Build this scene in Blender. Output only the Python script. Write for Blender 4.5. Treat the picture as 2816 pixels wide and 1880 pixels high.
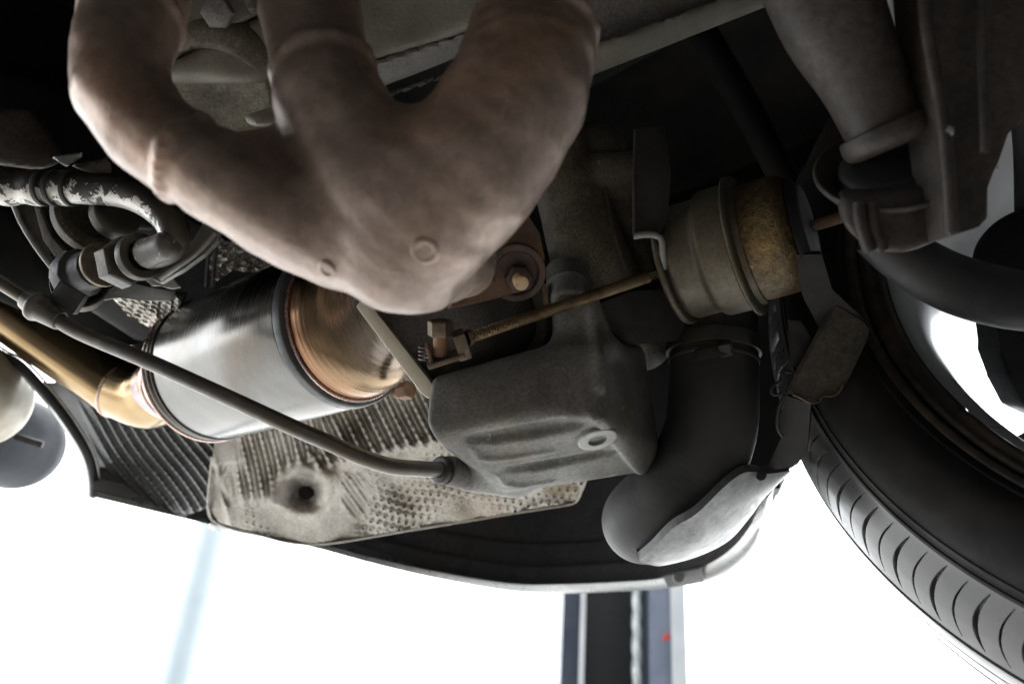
import bpy, bmesh, math, random
import numpy as np
from mathutils import Matrix, Vector

for o in list(bpy.data.objects):
    bpy.data.objects.remove(o)
random.seed(4)
RNG = np.random.default_rng(7)
sc = bpy.context.scene
COL = sc.collection

# ------------------------------------------------------------------ camera
PITCH, ROLL = math.radians(29.0), math.radians(4.5)
CAM_LOC = np.array([0.0, 0.0, 1.55])
_f = np.array([0, math.cos(PITCH), math.sin(PITCH)])
_r0 = np.array([1.0, 0, 0])
_u0 = np.array([0, -math.sin(PITCH), math.cos(PITCH)])
_r = _r0 * math.cos(ROLL) + _u0 * math.sin(ROLL)
_u = _u0 * math.cos(ROLL) - _r0 * math.sin(ROLL)
ROT = np.stack([_r, _u, -_f], 1)          # camera axes as columns
cam = bpy.data.cameras.new('camera')
cam.lens = 30.0
cam.sensor_width = 36.0
cam.clip_start = 0.02
cam.clip_end = 500
cam.dof.use_dof = True
cam.dof.focus_distance = 0.545
cam.dof.aperture_fstop = 7.0
camo = bpy.data.objects.new('camera', cam)
COL.objects.link(camo)
camo.matrix_world = Matrix(((_r[0], _u[0], -_f[0], CAM_LOC[0]), (_r[1], _u[1], -_f[1], CAM_LOC[1]),
                            (_r[2], _u[2], -_f[2], CAM_LOC[2]), (0, 0, 0, 1)))
sc.camera = camo

# ------------------------------------------------------------------ light: bright open daylight round the lifted car
world = bpy.data.worlds.new('World')
sc.world = world
world.use_nodes = True
bg = world.node_tree.nodes['Background']
bg.inputs[0].default_value = (0.94, 0.975, 1.0, 1)
bg.inputs[1].default_value = 4.6
sc.view_settings.view_transform = 'Standard'
sc.view_settings.look = 'None'
sc.view_settings.gamma = 1.0
sc.view_settings.use_curve_mapping = False
sc.view_settings.exposure = 0.3
sc.cycles.max_bounces = 8
sc.cycles.use_denoising = True

# ------------------------------------------------------------------ measuring helpers
FPX, CX, CY = 30 / 36 * 2816, 1408.0, 940.0


def V(u, v, d):
    """point (metres, camera axes) at depth d that the lens sees at u, v"""
    return np.array([(u - CX) / FPX * d, -(v - CY) / FPX * d, -d])


def W(p):
    return np.asarray(p, float) @ ROT.T + CAM_LOC


def Wd(v):
    return np.asarray(v, float) @ ROT.T


def C(p):
    """world to camera axes"""
    return (np.asarray(p, float) - CAM_LOC) @ ROT


def Cd(v):
    return np.asarray(v, float) @ ROT


def PZ(u, v, h):
    """point at height h above the camera seen at u, v (camera axes)"""
    d = V(u, v, 1.0)
    z = Wd(d)[2]
    return d * (h / z)


def nrm(v):
    v = np.asarray(v, float)
    return v / np.linalg.norm(v)


UPC = Cd((0, 0, 1))                         # world up in camera axes


def frame(a):
    a = nrm(a)
    t = np.array([0, 0, 1.0]) if abs(a[2]) < .9 else np.array([0, 1.0, 0])
    x = nrm(np.cross(t, a))
    return x, np.cross(a, x)


def spline(pts, n=None, step=None):
    """Catmull-Rom through rows of pts (any number of columns, first three are position)"""
    P = np.asarray(pts, float)
    if len(P) == 2:
        m = n or (max(2, int(np.linalg.norm(P[1, :3] - P[0, :3]) / step) + 1) if step else 12)
        t = np.linspace(0, 1, m)[:, None]
        return P[0] * (1 - t) + P[1] * t
    Q = np.vstack([2 * P[0] - P[1], P, 2 * P[-1] - P[-2]])
    out = []
    for i in range(1, len(Q) - 2):
        m = 14
        t = np.linspace(0, 1, m, endpoint=False)[:, None]
        a, b, c, d = Q[i - 1], Q[i], Q[i + 1], Q[i + 2]
        out.append(.5 * ((2 * b) + (c - a) * t + (2 * a - 5 * b + 4 * c - d) * t ** 2 + (-a + 3 * b - 3 * c + d) * t ** 3))
    out.append(P[-1:])
    R = np.vstack(out)
    if n or step:
        s = np.r_[0, np.cumsum(np.linalg.norm(np.diff(R[:, :3], axis=0), axis=1))]
        n = n or max(3, int(s[-1] / step))
        q = np.linspace(0, s[-1], n)
        R = np.stack([np.interp(q, s, R[:, k]) for k in range(R.shape[1])], 1)
    return R


# ------------------------------------------------------------------ shape helpers: each returns (verts, faces, uvs or None)
def tube(pts, rad, seg=24, step=.004, cap=True, mod=None):
    """pts rows of camera-axes points; rad number or list; mod(s, theta) extra radius"""
    P = np.asarray(pts, float)
    r = np.full(len(P), rad) if np.isscalar(rad) else np.asarray(rad, float)
    S = spline(np.c_[P, r], step=step)
    X, r = S[:, :3], S[:, 3]
    T = np.gradient(X, axis=0)
    T /= np.linalg.norm(T, axis=1)[:, None] + 1e-12
    n, b = frame(T[0])
    th = np.linspace(0, 2 * math.pi, seg, endpoint=False)
    s = np.r_[0, np.cumsum(np.linalg.norm(np.diff(X, axis=0), axis=1))]
    rows = []
    for i in range(len(X)):
        if i:
            n = n - T[i] * np.dot(n, T[i])
            n = nrm(n)
            b = np.cross(T[i], n)
        rr = r[i] + (mod(s[i], th) if mod else 0)
        rows.append(X[i] + (np.cos(th) * rr)[:, None] * n + (np.sin(th) * rr)[:, None] * b)
    v = np.vstack(rows)
    f, uv = [], []
    N = len(X)
    for i in range(N - 1):
        for j in range(seg):
            k = (j + 1) % seg
            f.append((i * seg + j, i * seg + k, (i + 1) * seg + k, (i + 1) * seg + j))
            uv.append(((j / seg, s[i]), ((j + 1) / seg, s[i]), ((j + 1) / seg, s[i + 1]), (j / seg, s[i + 1])))
    if cap:
        f.append(tuple(range(seg))[::-1])
        uv.append(tuple((0, 0) for _ in range(seg)))
        f.append(tuple((N - 1) * seg + j for j in range(seg)))
        uv.append(tuple((0, s[-1]) for _ in range(seg)))
    return v, f, uv


def lathe(o, a, prof, seg=48, mod=None, xdir=None, cap=False):
    """turn profile [(along axis, radius)] about axis a from o"""
    a = nrm(a)
    if xdir is None:
        x, y = frame(a)
    else:
        x = nrm(np.asarray(xdir) - a * np.dot(xdir, a))
        y = np.cross(a, x)
    th = np.linspace(0, 2 * math.pi, seg, endpoint=False)
    dirs = np.cos(th)[:, None] * x + np.sin(th)[:, None] * y
    rows, L = [], [0]
    for i, (s, r) in enumerate(prof):
        rr = np.full(seg, r) + (mod(s, th) if mod else 0)
        rows.append(np.asarray(o) + a * s + dirs * rr[:, None])
        if i:
            L.append(L[-1] + math.hypot(s - prof[i - 1][0], r - prof[i - 1][1]))
    v = np.vstack(rows)
    f, uv = [], []
    n = len(prof)
    for i in range(n - 1):
        for j in range(seg):
            k = (j + 1) % seg
            f.append((i * seg + j, i * seg + k, (i + 1) * seg + k, (i + 1) * seg + j))
            uv.append(((j / seg, L[i]), ((j + 1) / seg, L[i]), ((j + 1) / seg, L[i + 1]), (j / seg, L[i + 1])))
    for e in (0, n - 1):
        if cap and prof[e][1] > 1e-5:
            ring = [e * seg + j for j in range(seg)]
            f.append(tuple(ring if e else ring[::-1]))
            uv.append(tuple((0, L[e]) for _ in range(seg)))
    return v, f, uv


def rprof(pts, r=.002, n=4):
    """round the corners of an open profile"""
    out = [pts[0]]
    for i in range(1, len(pts) - 1):
        p0, p, p1 = map(np.array, (pts[i - 1], pts[i], pts[i + 1]))
        a, b = p0 - p, p1 - p
        la, lb = np.linalg.norm(a), np.linalg.norm(b)
        if la < 1e-9 or lb < 1e-9:
            continue
        q = min(r, la * .45, lb * .45)
        s, e = p + a / la * q, p + b / lb * q
        for t in np.linspace(0, 1, n):
            out.append(tuple((1 - t) ** 2 * s + 2 * t * (1 - t) * p + t * t * e))
    out.append(pts[-1])
    return out


def plate(poly, thick, bev=.0012, n=None):
    """flat polygon of camera-axes points given a thickness (away from the lens) with rounded edges"""
    P = np.asarray(poly, float)
    nn = np.zeros(3)
    c = P.mean(0)
    for i in range(len(P)):
        nn += np.cross(P[i] - c, P[(i + 1) % len(P)] - c)
    nn = nrm(nn)
    if np.dot(nn, -c) < 0:
        nn = -nn
        P = P[::-1]
    if n is not None:
        nn = nrm(n)
    bm = bmesh.new()
    top = [bm.verts.new(p) for p in P]
    bot = [bm.verts.new(p - nn * thick) for p in P]
    bm.faces.new(top)
    bm.faces.new(bot[::-1])
    m = len(P)
    for i in range(m):
        bm.faces.new((top[i], bot[i], bot[(i + 1) % m], top[(i + 1) % m]))
    if bev:
        bmesh.ops.bevel(bm, geom=bm.edges[:], offset=bev, segments=2, affect='EDGES', profile=.6)
    return bm_out(bm)


def bm_out(bm):
    bm.verts.index_update()
    v = np.array([x.co for x in bm.verts])
    f = [tuple(y.index for y in x.verts) for x in bm.faces]
    bm.free()
    return v, f, None


def box(c, x, y, z, bev=.001):
    """box with half-axis vectors x, y, z"""
    bm = bmesh.new()
    c, x, y, z = map(np.asarray, (c, x, y, z))
    vs = [bm.verts.new(c + i * x + j * y + k * z) for i in (-1, 1) for j in (-1, 1) for k in (-1, 1)]
    for q in ((0, 1, 3, 2), (4, 6, 7, 5), (0, 4, 5, 1), (2, 3, 7, 6), (0, 2, 6, 4), (1, 5, 7, 3)):
        bm.faces.new([vs[i] for i in q])
    bmesh.ops.recalc_face_normals(bm, faces=bm.faces[:])
    if bev:
        bmesh.ops.bevel(bm, geom=bm.edges[:], offset=bev, segments=2, affect='EDGES', profile=.6)
    return bm_out(bm)


def merge(*parts):
    V_, F_, U_, o = [], [], [], 0
    for v, f, u in parts:
        V_.append(v)
        F_ += [tuple(i + o for i in q) for q in f]
        U_ += list(u) if u is not None else [tuple((0, 0) for _ in q) for q in f]
        o += len(v)
    return np.vstack(V_), F_, U_


def ribbon(rows):
    """rows: list of equally long point lists -> quad sheet"""
    R = np.array(rows)
    n, m = R.shape[:2]
    f = [(i * m + j, i * m + j + 1, (i + 1) * m + j + 1, (i + 1) * m + j) for i in range(n - 1) for j in range(m - 1)]
    uv = [((j / m, i / n), ((j + 1) / m, i / n), ((j + 1) / m, (i + 1) / n), (j / m, (i + 1) / n)) for i in range(n - 1) for j in range(m - 1)]
    return R.reshape(-1, 3), f, uv


# ---- signed distance modelling for castings
def sd_chain(p, pts, rad):
    P, r = np.asarray(pts, float), np.asarray(rad, float)
    d = np.full(len(p), 9.0)
    for i in range(len(P) - 1):
        a, b = P[i], P[i + 1]
        ab = b - a
        t = np.clip(((p - a) @ ab) / (ab @ ab), 0, 1)
        d = np.minimum(d, np.linalg.norm(p - a - t[:, None] * ab, axis=1) - (r[i] * (1 - t) + r[i + 1] * t))
    return d


def smin(a, b, k):
    h = np.clip(.5 + .5 * (b - a) / k, 0, 1)
    return b * (1 - h) + a * h - k * h * (1 - h)


def smax(a, b, k):
    return -smin(-a, -b, k)


def hull(points, k=.006):
    bm = bmesh.new()
    for q in points:
        bm.verts.new(q)
    bmesh.ops.convex_hull(bm, input=bm.verts[:])
    c = np.mean(points, axis=0)
    pl = []
    for fc in bm.faces:
        n = np.array(fc.normal)
        if np.linalg.norm(n) < .5:
            continue
        q = np.array(fc.verts[0].co)
        if np.dot(n, q - c) < 0:
            n = -n
        if not any(np.dot(n, m) > .9995 for m, _ in pl):
            pl.append((n, np.dot(n, q)))
    bm.free()

    def f(p):
        d = None
        for n, q in pl:
            e = p @ n - q
            d = e if d is None else smax(d, e, k)
        return d
    return f


def sd_torus(p, c, a, R, r):
    a = nrm(a)
    q = p - c
    h = q @ a
    rad = np.linalg.norm(q - h[:, None] * a, axis=1)
    return np.hypot(rad - R, h) - r


def hit(f, u, v, d0=.25, d1=.95):
    ds = np.linspace(d0, d1, 1400)
    P = np.array([V(u, v, 1.0)]) * ds[:, None]
    s = f(P)
    i = np.argmax(s < 0)
    if s[i] >= 0:
        i = int(np.argmin(s))
    p = P[i]
    e = 1e-4
    g = np.array([f(np.array([p + e * k]))[0] - f(np.array([p - e * k]))[0] for k in np.eye(3)])
    return p, nrm(g)


def nets(f, lo, hi, h):
    lo, hi = np.asarray(lo), np.asarray(hi)
    n = np.ceil((hi - lo) / h).astype(int) + 1
    ax = [lo[k] + h * np.arange(n[k]) for k in range(3)]
    G = np.stack(np.meshgrid(*ax, indexing='ij'), -1).reshape(-1, 3)
    val = np.concatenate([f(G[i:i + 400000]) for i in range(0, len(G), 400000)]).reshape(n)
    cor = [(i, j, k) for i in (0, 1) for j in (0, 1) for k in (0, 1)]
    cs = [val[i:n[0] - 1 + i, j:n[1] - 1 + j, k:n[2] - 1 + k] for i, j, k in cor]
    neg = sum((c < 0).astype(int) for c in cs)
    act = (neg > 0) & (neg < 8)
    idx = -np.ones(act.shape, int)
    ids = np.argwhere(act)
    idx[act] = np.arange(len(ids))
    cv = np.stack([c[act] for c in cs], 1)
    acc = np.zeros((len(ids), 3))
    cnt = np.zeros(len(ids))
    for a in range(8):
        for b in range(a + 1, 8):
            if sum(x != y for x, y in zip(cor[a], cor[b])) != 1:
                continue
            m = (cv[:, a] < 0) != (cv[:, b] < 0)
            t = cv[m, a] / (cv[m, a] - cv[m, b])
            acc[m] += np.array(cor[a]) + t[:, None] * (np.array(cor[b]) - np.array(cor[a]))
            cnt[m] += 1
    verts = lo + h * (ids + acc / cnt[:, None])
    faces = []
    for k in range(3):
        sl0 = [slice(None)] * 3
        sl1 = [slice(None)] * 3
        sl0[k], sl1[k] = slice(0, -1), slice(1, None)
        A, B = val[tuple(sl0)] < 0, val[tuple(sl1)] < 0
        for q in np.argwhere(A != B):
            k1, k2 = (k + 1) % 3, (k + 2) % 3
            if q[k1] == 0 or q[k2] == 0 or q[k1] >= n[k1] - 1 or q[k2] >= n[k2] - 1:
                continue
            e1, e2 = np.eye(3, dtype=int)[k1], np.eye(3, dtype=int)[k2]
            r = [idx[tuple(q - e1 - e2)], idx[tuple(q - e2)], idx[tuple(q)], idx[tuple(q - e1)]]
            if min(r) < 0:
                continue
            faces.append(tuple(r) if A[tuple(q)] else tuple(r[::-1]))
    return verts, faces, None


# ------------------------------------------------------------------ object helpers
class Thing:
    """collects parts, then becomes an Empty at the base with one mesh child for each part"""

    def __init__(s, name, label, cat, group=None, base=None):
        s.name, s.label, s.cat, s.group, s.base, s.parts = name, label, cat, group, base, []

    def add(s, name, shape, mat, parent=None, smooth=True, label=None, kind=None, auto=None):
        s.parts.append((name, shape, mat, parent, smooth, label, kind, auto))
        return len(s.parts) - 1

    def done(s):
        allw = np.vstack([W(p[1][0]) for p in s.parts])
        base = s.base if s.base is not None else np.array([*((allw.min(0) + allw.max(0)) / 2)[:2], allw[:, 2].min()])
        e = bpy.data.objects.new(s.name, None)
        e.empty_display_size = .03
        e.location = base
        COL.objects.link(e)
        e['label'], e['category'] = s.label, s.cat
        if s.group:
            e['group'] = s.group
        objs = []
        for name, shape, mat, parent, smooth, label, kind, auto in s.parts:
            o = mesh_obj(name, shape, mat, base, smooth, auto)
            o.parent = e if parent is None else objs[parent]
            if label:
                o['label'] = label
            if kind:
                o['kind'] = kind
            objs.append(o)
        return e


def mesh_obj(name, shape, mat, base, smooth=True, auto=None):
    v, f, uv = shape
    me = bpy.data.meshes.new(name)
    me.from_pydata((W(v) - base).tolist(), [], [tuple(int(i) for i in q) for q in f])
    if uv is not None:
        L = me.uv_layers.new(name='UVMap')
        flat = np.array([c for q in uv for c in q], np.float32).ravel()
        L.data.foreach_set('uv', flat)
    me.validate()
    me.materials.append(mat)
    if smooth:
        me.polygons.foreach_set('use_smooth', [True] * len(me.polygons))
        me.set_sharp_from_angle(angle=math.radians(auto if auto else 42))
    o = bpy.data.objects.new(name, me)
    COL.objects.link(o)
    return o


def single(name, shape, mat, label, cat, group=None, kind=None, smooth=True):
    w = W(shape[0])
    base = np.array([*((w.min(0) + w.max(0)) / 2)[:2], w[:, 2].min()])
    o = mesh_obj(name, shape, mat, base, smooth)
    o.location = base
    if kind:
        o['kind'] = kind
    else:
        o['label'], o['category'] = label, cat
        if group:
            o['group'] = group
    return o


# ------------------------------------------------------------------ materials
def mat(name, c1, c2=None, c3=None, scale=40, detail=6, metal=0.0, rough=(.4, .6), bump=0.0, bscale=300, spots=None,
        streak=None, uvfade=None, stain=(), coat=0, spec=.5, aniso=0, bump2=None, fine=None, dist=.6):
    """procedural surface: two noises mix three colours, roughness varies, bump for grain.
    spots=(colour, threshold, scale, metal) flakes; streak=(u scale, v scale, amount) brushing along UV"""
    m = bpy.data.materials.new(name)
    m.use_nodes = True
    nt = m.node_tree
    N, L = nt.nodes, nt.links
    b = N['Principled BSDF']
    tc = N.new('ShaderNodeTexCoord')
    c2 = c2 or c1

    def noise(sc_, det, src='Object', rgh=.6, d=dist, mapscale=None):
        n = N.new('ShaderNodeTexNoise')
        n.inputs['Scale'].default_value = sc_
        n.inputs['Detail'].default_value = det
        n.inputs['Roughness'].default_value = rgh
        n.inputs['Distortion'].default_value = d
        s = tc.outputs[src]
        if mapscale:
            mp = N.new('ShaderNodeMapping')
            mp.inputs['Scale'].default_value = mapscale
            L.new(s, mp.inputs[0])
            s = mp.outputs[0]
        L.new(s, n.inputs['Vector'])
        return n.outputs['Fac']

    def ramp(src, stops):
        r = N.new('ShaderNodeValToRGB')
        el = r.color_ramp.elements
        while len(el) < len(stops):
            el.new(.5)
        for e, (p, c) in zip(el, stops):
            e.position = p
            e.color = (*c, 1) if len(c) == 3 else c
        L.new(src, r.inputs[0])
        return r.outputs[0]

    def mix(fac, a, c, mode='MIX'):
        x = N.new('ShaderNodeMix')
        x.data_type = 'RGBA'
        x.blend_type = mode
        if hasattr(fac, 'links'):
            L.new(fac, x.inputs[0])
        else:
            x.inputs[0].default_value = fac
        for i, q in ((6, a), (7, c)):
            if hasattr(q, 'links'):
                L.new(q, x.inputs[i])
            else:
                x.inputs[i].default_value = (*q, 1)
        return x.outputs[2]
    n1 = noise(scale, detail)
    col = ramp(n1, [(.3, c1), (.68, c2)])
    if c3:
        n2 = noise(scale * .43, 4)
        k = ramp(n2, [(.48, (0, 0, 0)), (.66, (1, 1, 1))])
        col = mix(k, col, c3)
    if fine:
        nf = noise(fine[0], 3)
        col = mix(fine[1], col, ramp(nf, [(.3, (.25, .25, .25)), (.7, (1.5, 1.5, 1.5))]), 'MULTIPLY')
    rgh = None
    metal_src = None
    if streak:
        ns = noise(1, 5, 'UV', .7, 0, (streak[0], streak[1], 1))
        st = ramp(ns, [(.3, (1 - streak[2],) * 3), (.7, (1, 1, 1))])
        col = mix(1.0, col, st, 'MULTIPLY')
        rgh = ns
    mr = N.new('ShaderNodeMapRange')
    L.new(rgh if rgh is not None else noise(scale * 2.3, 5), mr.inputs[0])
    mr.inputs[1].default_value, mr.inputs[2].default_value = .3, .7
    mr.inputs[3].default_value, mr.inputs[4].default_value = rough
    rout = mr.outputs[0]
    b.inputs['Metallic'].default_value = metal
    if uvfade:
        # uvfade: list of (position along v in metres, colour) heat tint bands along the piece
        sx = N.new('ShaderNodeSeparateXYZ')
        L.new(tc.outputs['UV'], sx.inputs[0])
        lo, hi, stops, amt = uvfade
        m2 = N.new('ShaderNodeMapRange')
        m2.inputs[1].default_value, m2.inputs[2].default_value = lo, hi
        ad = N.new('ShaderNodeMath')
        ad.operation = 'MULTIPLY_ADD'
        L.new(noise(scale * .6, 3), ad.inputs[0])
        ad.inputs[1].default_value = (hi - lo) * .22
        L.new(sx.outputs[1], ad.inputs[2])
        L.new(ad.outputs[0], m2.inputs[0])
        col = mix(amt, col, ramp(m2.outputs[0], stops))
    if spots:
        sc_col, thr, sscale, smetal = spots[:4]
        nsx = noise(sscale, 8, rgh=.7)
        if len(spots) > 4:
            # wear is stronger on one side of the pipe (angle in UV u)
            sx = N.new('ShaderNodeSeparateXYZ')
            L.new(tc.outputs['UV'], sx.inputs[0])
            cs = N.new('ShaderNodeMath')
            cs.operation = 'MULTIPLY_ADD'
            L.new(sx.outputs[0], cs.inputs[0])
            cs.inputs[1].default_value = 2 * math.pi
            cs.inputs[2].default_value = -spots[4]
            co = N.new('ShaderNodeMath')
            co.operation = 'COSINE'
            L.new(cs.outputs[0], co.inputs[0])
            ad = N.new('ShaderNodeMath')
            ad.operation = 'MULTIPLY_ADD'
            L.new(co.outputs[0], ad.inputs[0])
            ad.inputs[1].default_value = spots[5]
            L.new(nsx, ad.inputs[2])
            nsx = ad.outputs[0]
        k = ramp(nsx, [(thr, (0, 0, 0)), (min(thr + .03, 1), (1, 1, 1))])
        col = mix(k, col, sc_col)
        mm = N.new('ShaderNodeMapRange')
        L.new(k, mm.inputs[0])
        mm.inputs[3].default_value, mm.inputs[4].default_value = metal, smetal
        L.new(mm.outputs[0], b.inputs['Metallic'])
    for (pt, rad, scol, amt) in stain:
        vm = N.new('ShaderNodeVectorMath')
        vm.operation = 'DISTANCE'
        L.new(tc.outputs['Object'], vm.inputs[0])
        vm.inputs[1].default_value = pt
        ad = N.new('ShaderNodeMath')
        ad.operation = 'MULTIPLY_ADD'
        L.new(noise(55, 6), ad.inputs[0])
        ad.inputs[1].default_value = -rad * 2.4
        L.new(vm.outputs['Value'], ad.inputs[2])
        k = ramp(ad.outputs[0], [(0, (amt,) * 3), (max(rad * .35, .001), (0, 0, 0))])
        col = mix(k, col, scol)
    L.new(col, b.inputs['Base Color'])
    L.new(rout, b.inputs['Roughness'])
    b.inputs['Specular IOR Level'].default_value = spec
    if coat:
        b.inputs['Coat Weight'].default_value = coat
        b.inputs['Coat Roughness'].default_value = .08
    if aniso:
        b.inputs['Anisotropic'].default_value = aniso
    if bump:
        bp = N.new('ShaderNodeBump')
        bp.inputs['Strength'].default_value = bump
        bp.inputs['Distance'].default_value = .001
        L.new(noise(bscale, 6, rgh=.65), bp.inputs['Height'])
        if bump2:
            b2 = N.new('ShaderNodeBump')
            b2.inputs['Strength'].default_value = bump2[0]
            b2.inputs['Distance'].default_value = .004
            L.new(noise(bump2[1], 4), b2.inputs['Height'])
            L.new(bp.outputs[0], b2.inputs['Normal'])
            L.new(b2.outputs[0], b.inputs['Normal'])
        else:
            L.new(bp.outputs[0], b.inputs['Normal'])
    return m


M = {}
M['manifold'] = mat('scaled exhaust iron', (.215, .158, .13), (.47, .36, .305), (.52, .31, .195), scale=11, detail=9, metal=.36,
                    rough=(.27, .43), bump=.3, bscale=480, bump2=(.05, 50), fine=(170, .28), spots=((.47, .28, .16), .70, 20, .3))
M['steel'] = mat('brushed stainless', (.155, .152, .148), (.225, .22, .214), (.155, .138, .12), scale=16, detail=8, metal=1, rough=(.19, .30), bump=.03,
                 bscale=900, streak=(3, 900, .10), spots=((.20, .17, .145), .71, 45, 1))
M['straw'] = mat('heat tinted stainless', (.21, .145, .09), (.28, .20, .125), (.15, .092, .065), scale=22, metal=1, rough=(.2, .36), bump=.06,
                 bscale=800, streak=(3, 700, .15), uvfade=(0, .075, [(0, (.20, .11, .08)), (.2, (.36, .19, .11)), (.5, (.36, .26, .16)), (.8, (.26, .23, .21)), (1, (.2, .19, .18))], .7))
M['straw2'] = mat('gold heat tint', (.30, .21, .11), (.40, .29, .16), (.20, .13, .08), scale=14, metal=1, rough=(.14, .24), bump=.05, bscale=700,
                  streak=(50, 14, .12))
M['pinkweld'] = mat('weld heat bloom', (.52, .36, .30), (.62, .48, .43), (.35, .30, .36), scale=60, metal=1, rough=(.2, .35), bump=.15, bscale=700)
M['band'] = mat('sooty band', (.06, .065, .07), (.12, .12, .12), scale=60, metal=.6, rough=(.3, .5), bump=.1)
M['cream'] = mat('zinc gasket edge', (.80, .74, .60), (.88, .84, .72), scale=80, metal=.1, rough=(.35, .5), bump=.2, bscale=700)
M['cast'] = mat('weathered cast aluminium', (.12, .12, .115), (.26, .255, .24), (.16, .132, .09), scale=20, detail=10, metal=.35, rough=(.42, .66), bump=.5,
                bscale=620, bump2=(.10, 70), fine=(420, .4), spots=((.42, .40, .33), .65, 42, .2))
M['castgrey'] = mat('rough grey casting', (.13, .125, .12), (.2, .19, .18), (.11, .09, .075), scale=40, detail=8, metal=.3, rough=(.5, .75), bump=.7, bscale=800,
                    fine=(700, .5))
M['castbrown'] = mat('oily brown casting', (.075, .065, .046), (.15, .13, .092), (.06, .05, .036), scale=45, detail=9, metal=.25, rough=(.45, .7), bump=.7, bscale=650,
                     fine=(600, .7), spots=((.33, .29, .2), .69, 260, .2))
M['rust'] = mat('rusty iron', (.13, .085, .065), (.26, .17, .12), (.30, .15, .07), scale=60, detail=8, metal=.2, rough=(.5, .8), bump=.6, bscale=500)
M['rustdark'] = mat('burnt iron', (.055, .042, .038), (.12, .085, .07), (.16, .09, .055), scale=60, metal=.3, rough=(.4, .7), bump=.5, bscale=500)
M['bolt'] = mat('rusted bolt end', (.55, .38, .22), (.62, .48, .32), (.5, .25, .1), scale=200, metal=.3, rough=(.4, .6), bump=.4, bscale=900)
M['rod'] = mat('yellow passivated rod', (.22, .155, .09), (.38, .29, .18), (.20, .13, .075), scale=120, metal=.85, rough=(.3, .5), bump=.5, bscale=900)
M['rodbright'] = mat('bright plunger', (.7, .66, .6), (.8, .77, .7), scale=100, metal=1, rough=(.15, .25))
M['clevis'] = mat('dull plated clevis', (.14, .11, .08), (.25, .21, .155), (.11, .08, .055), scale=130, metal=.7, rough=(.35, .55), bump=.3, bscale=900)
M['can'] = mat('dull canister', (.085, .074, .056), (.18, .16, .122), (.11, .085, .05), scale=26, detail=9, metal=.55, rough=(.38, .6), bump=.2, bscale=500, fine=(400, .3))
M['gold'] = mat('gold passivate', (.085, .065, .04), (.24, .165, .075), (.12, .10, .07), scale=34, detail=10, metal=.75, rough=(.28, .5), bump=.9, bscale=380,
                spots=((.60, .38, .15), .64, 220, 1), fine=(260, .6))
M['pipe'] = mat('grey coated pipe', (.12, .115, .11), (.20, .19, .18), (.14, .12, .095), scale=60, metal=.65, rough=(.3, .46), bump=.25, bscale=700)
M['rubber'] = mat('black rubber', (.022, .022, .023), (.04, .04, .04), scale=70, rough=(.45, .65), bump=.15, bscale=600)
M['hose'] = mat('dusty rubber hose', (.030, .031, .032), (.055, .056, .056), (.07, .07, .068), scale=30, rough=(.5, .68), bump=.1, bscale=400,
                streak=(1.5, 900, .12), spec=.35)
M['grimy'] = mat('grimy sheet metal', (.03, .027, .022), (.065, .056, .042), (.05, .036, .024), scale=35, detail=8, rough=(.5, .75), bump=.6, bscale=450, fine=(350, .7), spec=.3)
M['soot'] = mat('sooty black steel', (.016, .016, .017), (.035, .034, .032), (.045, .04, .034), scale=40, rough=(.5, .7), bump=.3, bscale=400, spec=.3)
M['black'] = mat('black plastic', (.010, .010, .011), (.02, .02, .021), scale=40, rough=(.45, .65), bump=.1)
M['liner'] = mat('dusty black liner', (.10, .105, .115), (.17, .175, .185), (.18, .165, .15), scale=18, rough=(.5, .7), bump=.2, bscale=300, fine=(300, .4))
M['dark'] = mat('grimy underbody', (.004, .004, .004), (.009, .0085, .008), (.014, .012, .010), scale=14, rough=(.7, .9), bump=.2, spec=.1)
M['shielddark'] = mat('embossed steel', (.16, .165, .17), (.24, .245, .25), scale=30, metal=.7, rough=(.3, .45), bump=.2, bscale=600)
M['foil'] = mat('crinkled foil', (.5, .48, .44), (.66, .64, .6), (.3, .28, .25), scale=60, metal=.9, rough=(.2, .35), bump=1.0, bscale=220)
M['silver'] = mat('silver car paint', (.46, .48, .49), (.52, .54, .55), (.40, .40, .39), scale=12, metal=.45, rough=(.22, .36), coat=.6, bump=.03, bscale=900,
                  spots=((.16, .15, .14), .74, 130, 0))
M['dusty'] = mat('dusty silver sheet', (.22, .225, .23), (.32, .33, .335), (.18, .175, .165), scale=30, detail=8, metal=.5, rough=(.34, .55), bump=.15, bscale=500, fine=(220, .3),
                 spots=((.09, .085, .08), .70, 70, 0))
M['tyre'] = mat('tyre rubber', (.024, .024, .025), (.04, .04, .041), (.05, .047, .044), scale=22, rough=(.24, .40), bump=.05, bscale=500, spec=.65, coat=.15)
M['sidewall'] = mat('dull tyre side', (.009, .009, .009), (.018, .0175, .017), (.03, .024, .019), scale=25, rough=(.6, .8), bump=.2, bscale=400, spec=.18)
M['flange'] = mat('dirty shaded rim flange', (.03, .026, .022), (.075, .06, .048), (.10, .075, .055), scale=60, metal=.2, rough=(.4, .65), bump=.3, bscale=500)  # brown dirt, darkened so the shade on the rim flange is painted in
M['rim'] = mat('silver alloy', (.42, .44, .45), (.50, .52, .53), (.36, .38, .39), scale=14, metal=.3, rough=(.25, .4), coat=.3, bump=.04, bscale=600,
               spots=((.12, .12, .12), .76, 150, 0))
M['susp'] = mat('dusty suspension paint', (.034, .029, .025), (.066, .056, .048), (.078, .063, .052), scale=24, detail=9, metal=.1, rough=(.4, .62), bump=.4, bscale=350, fine=(180, .5), spots=((.16, .135, .11), .69, 50, 0))
M['block'] = mat('oily engine alloy', (.12, .115, .095), (.21, .20, .165), (.14, .12, .085), scale=26, detail=8, metal=.35, rough=(.45, .7), bump=.5, bscale=420)
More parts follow.
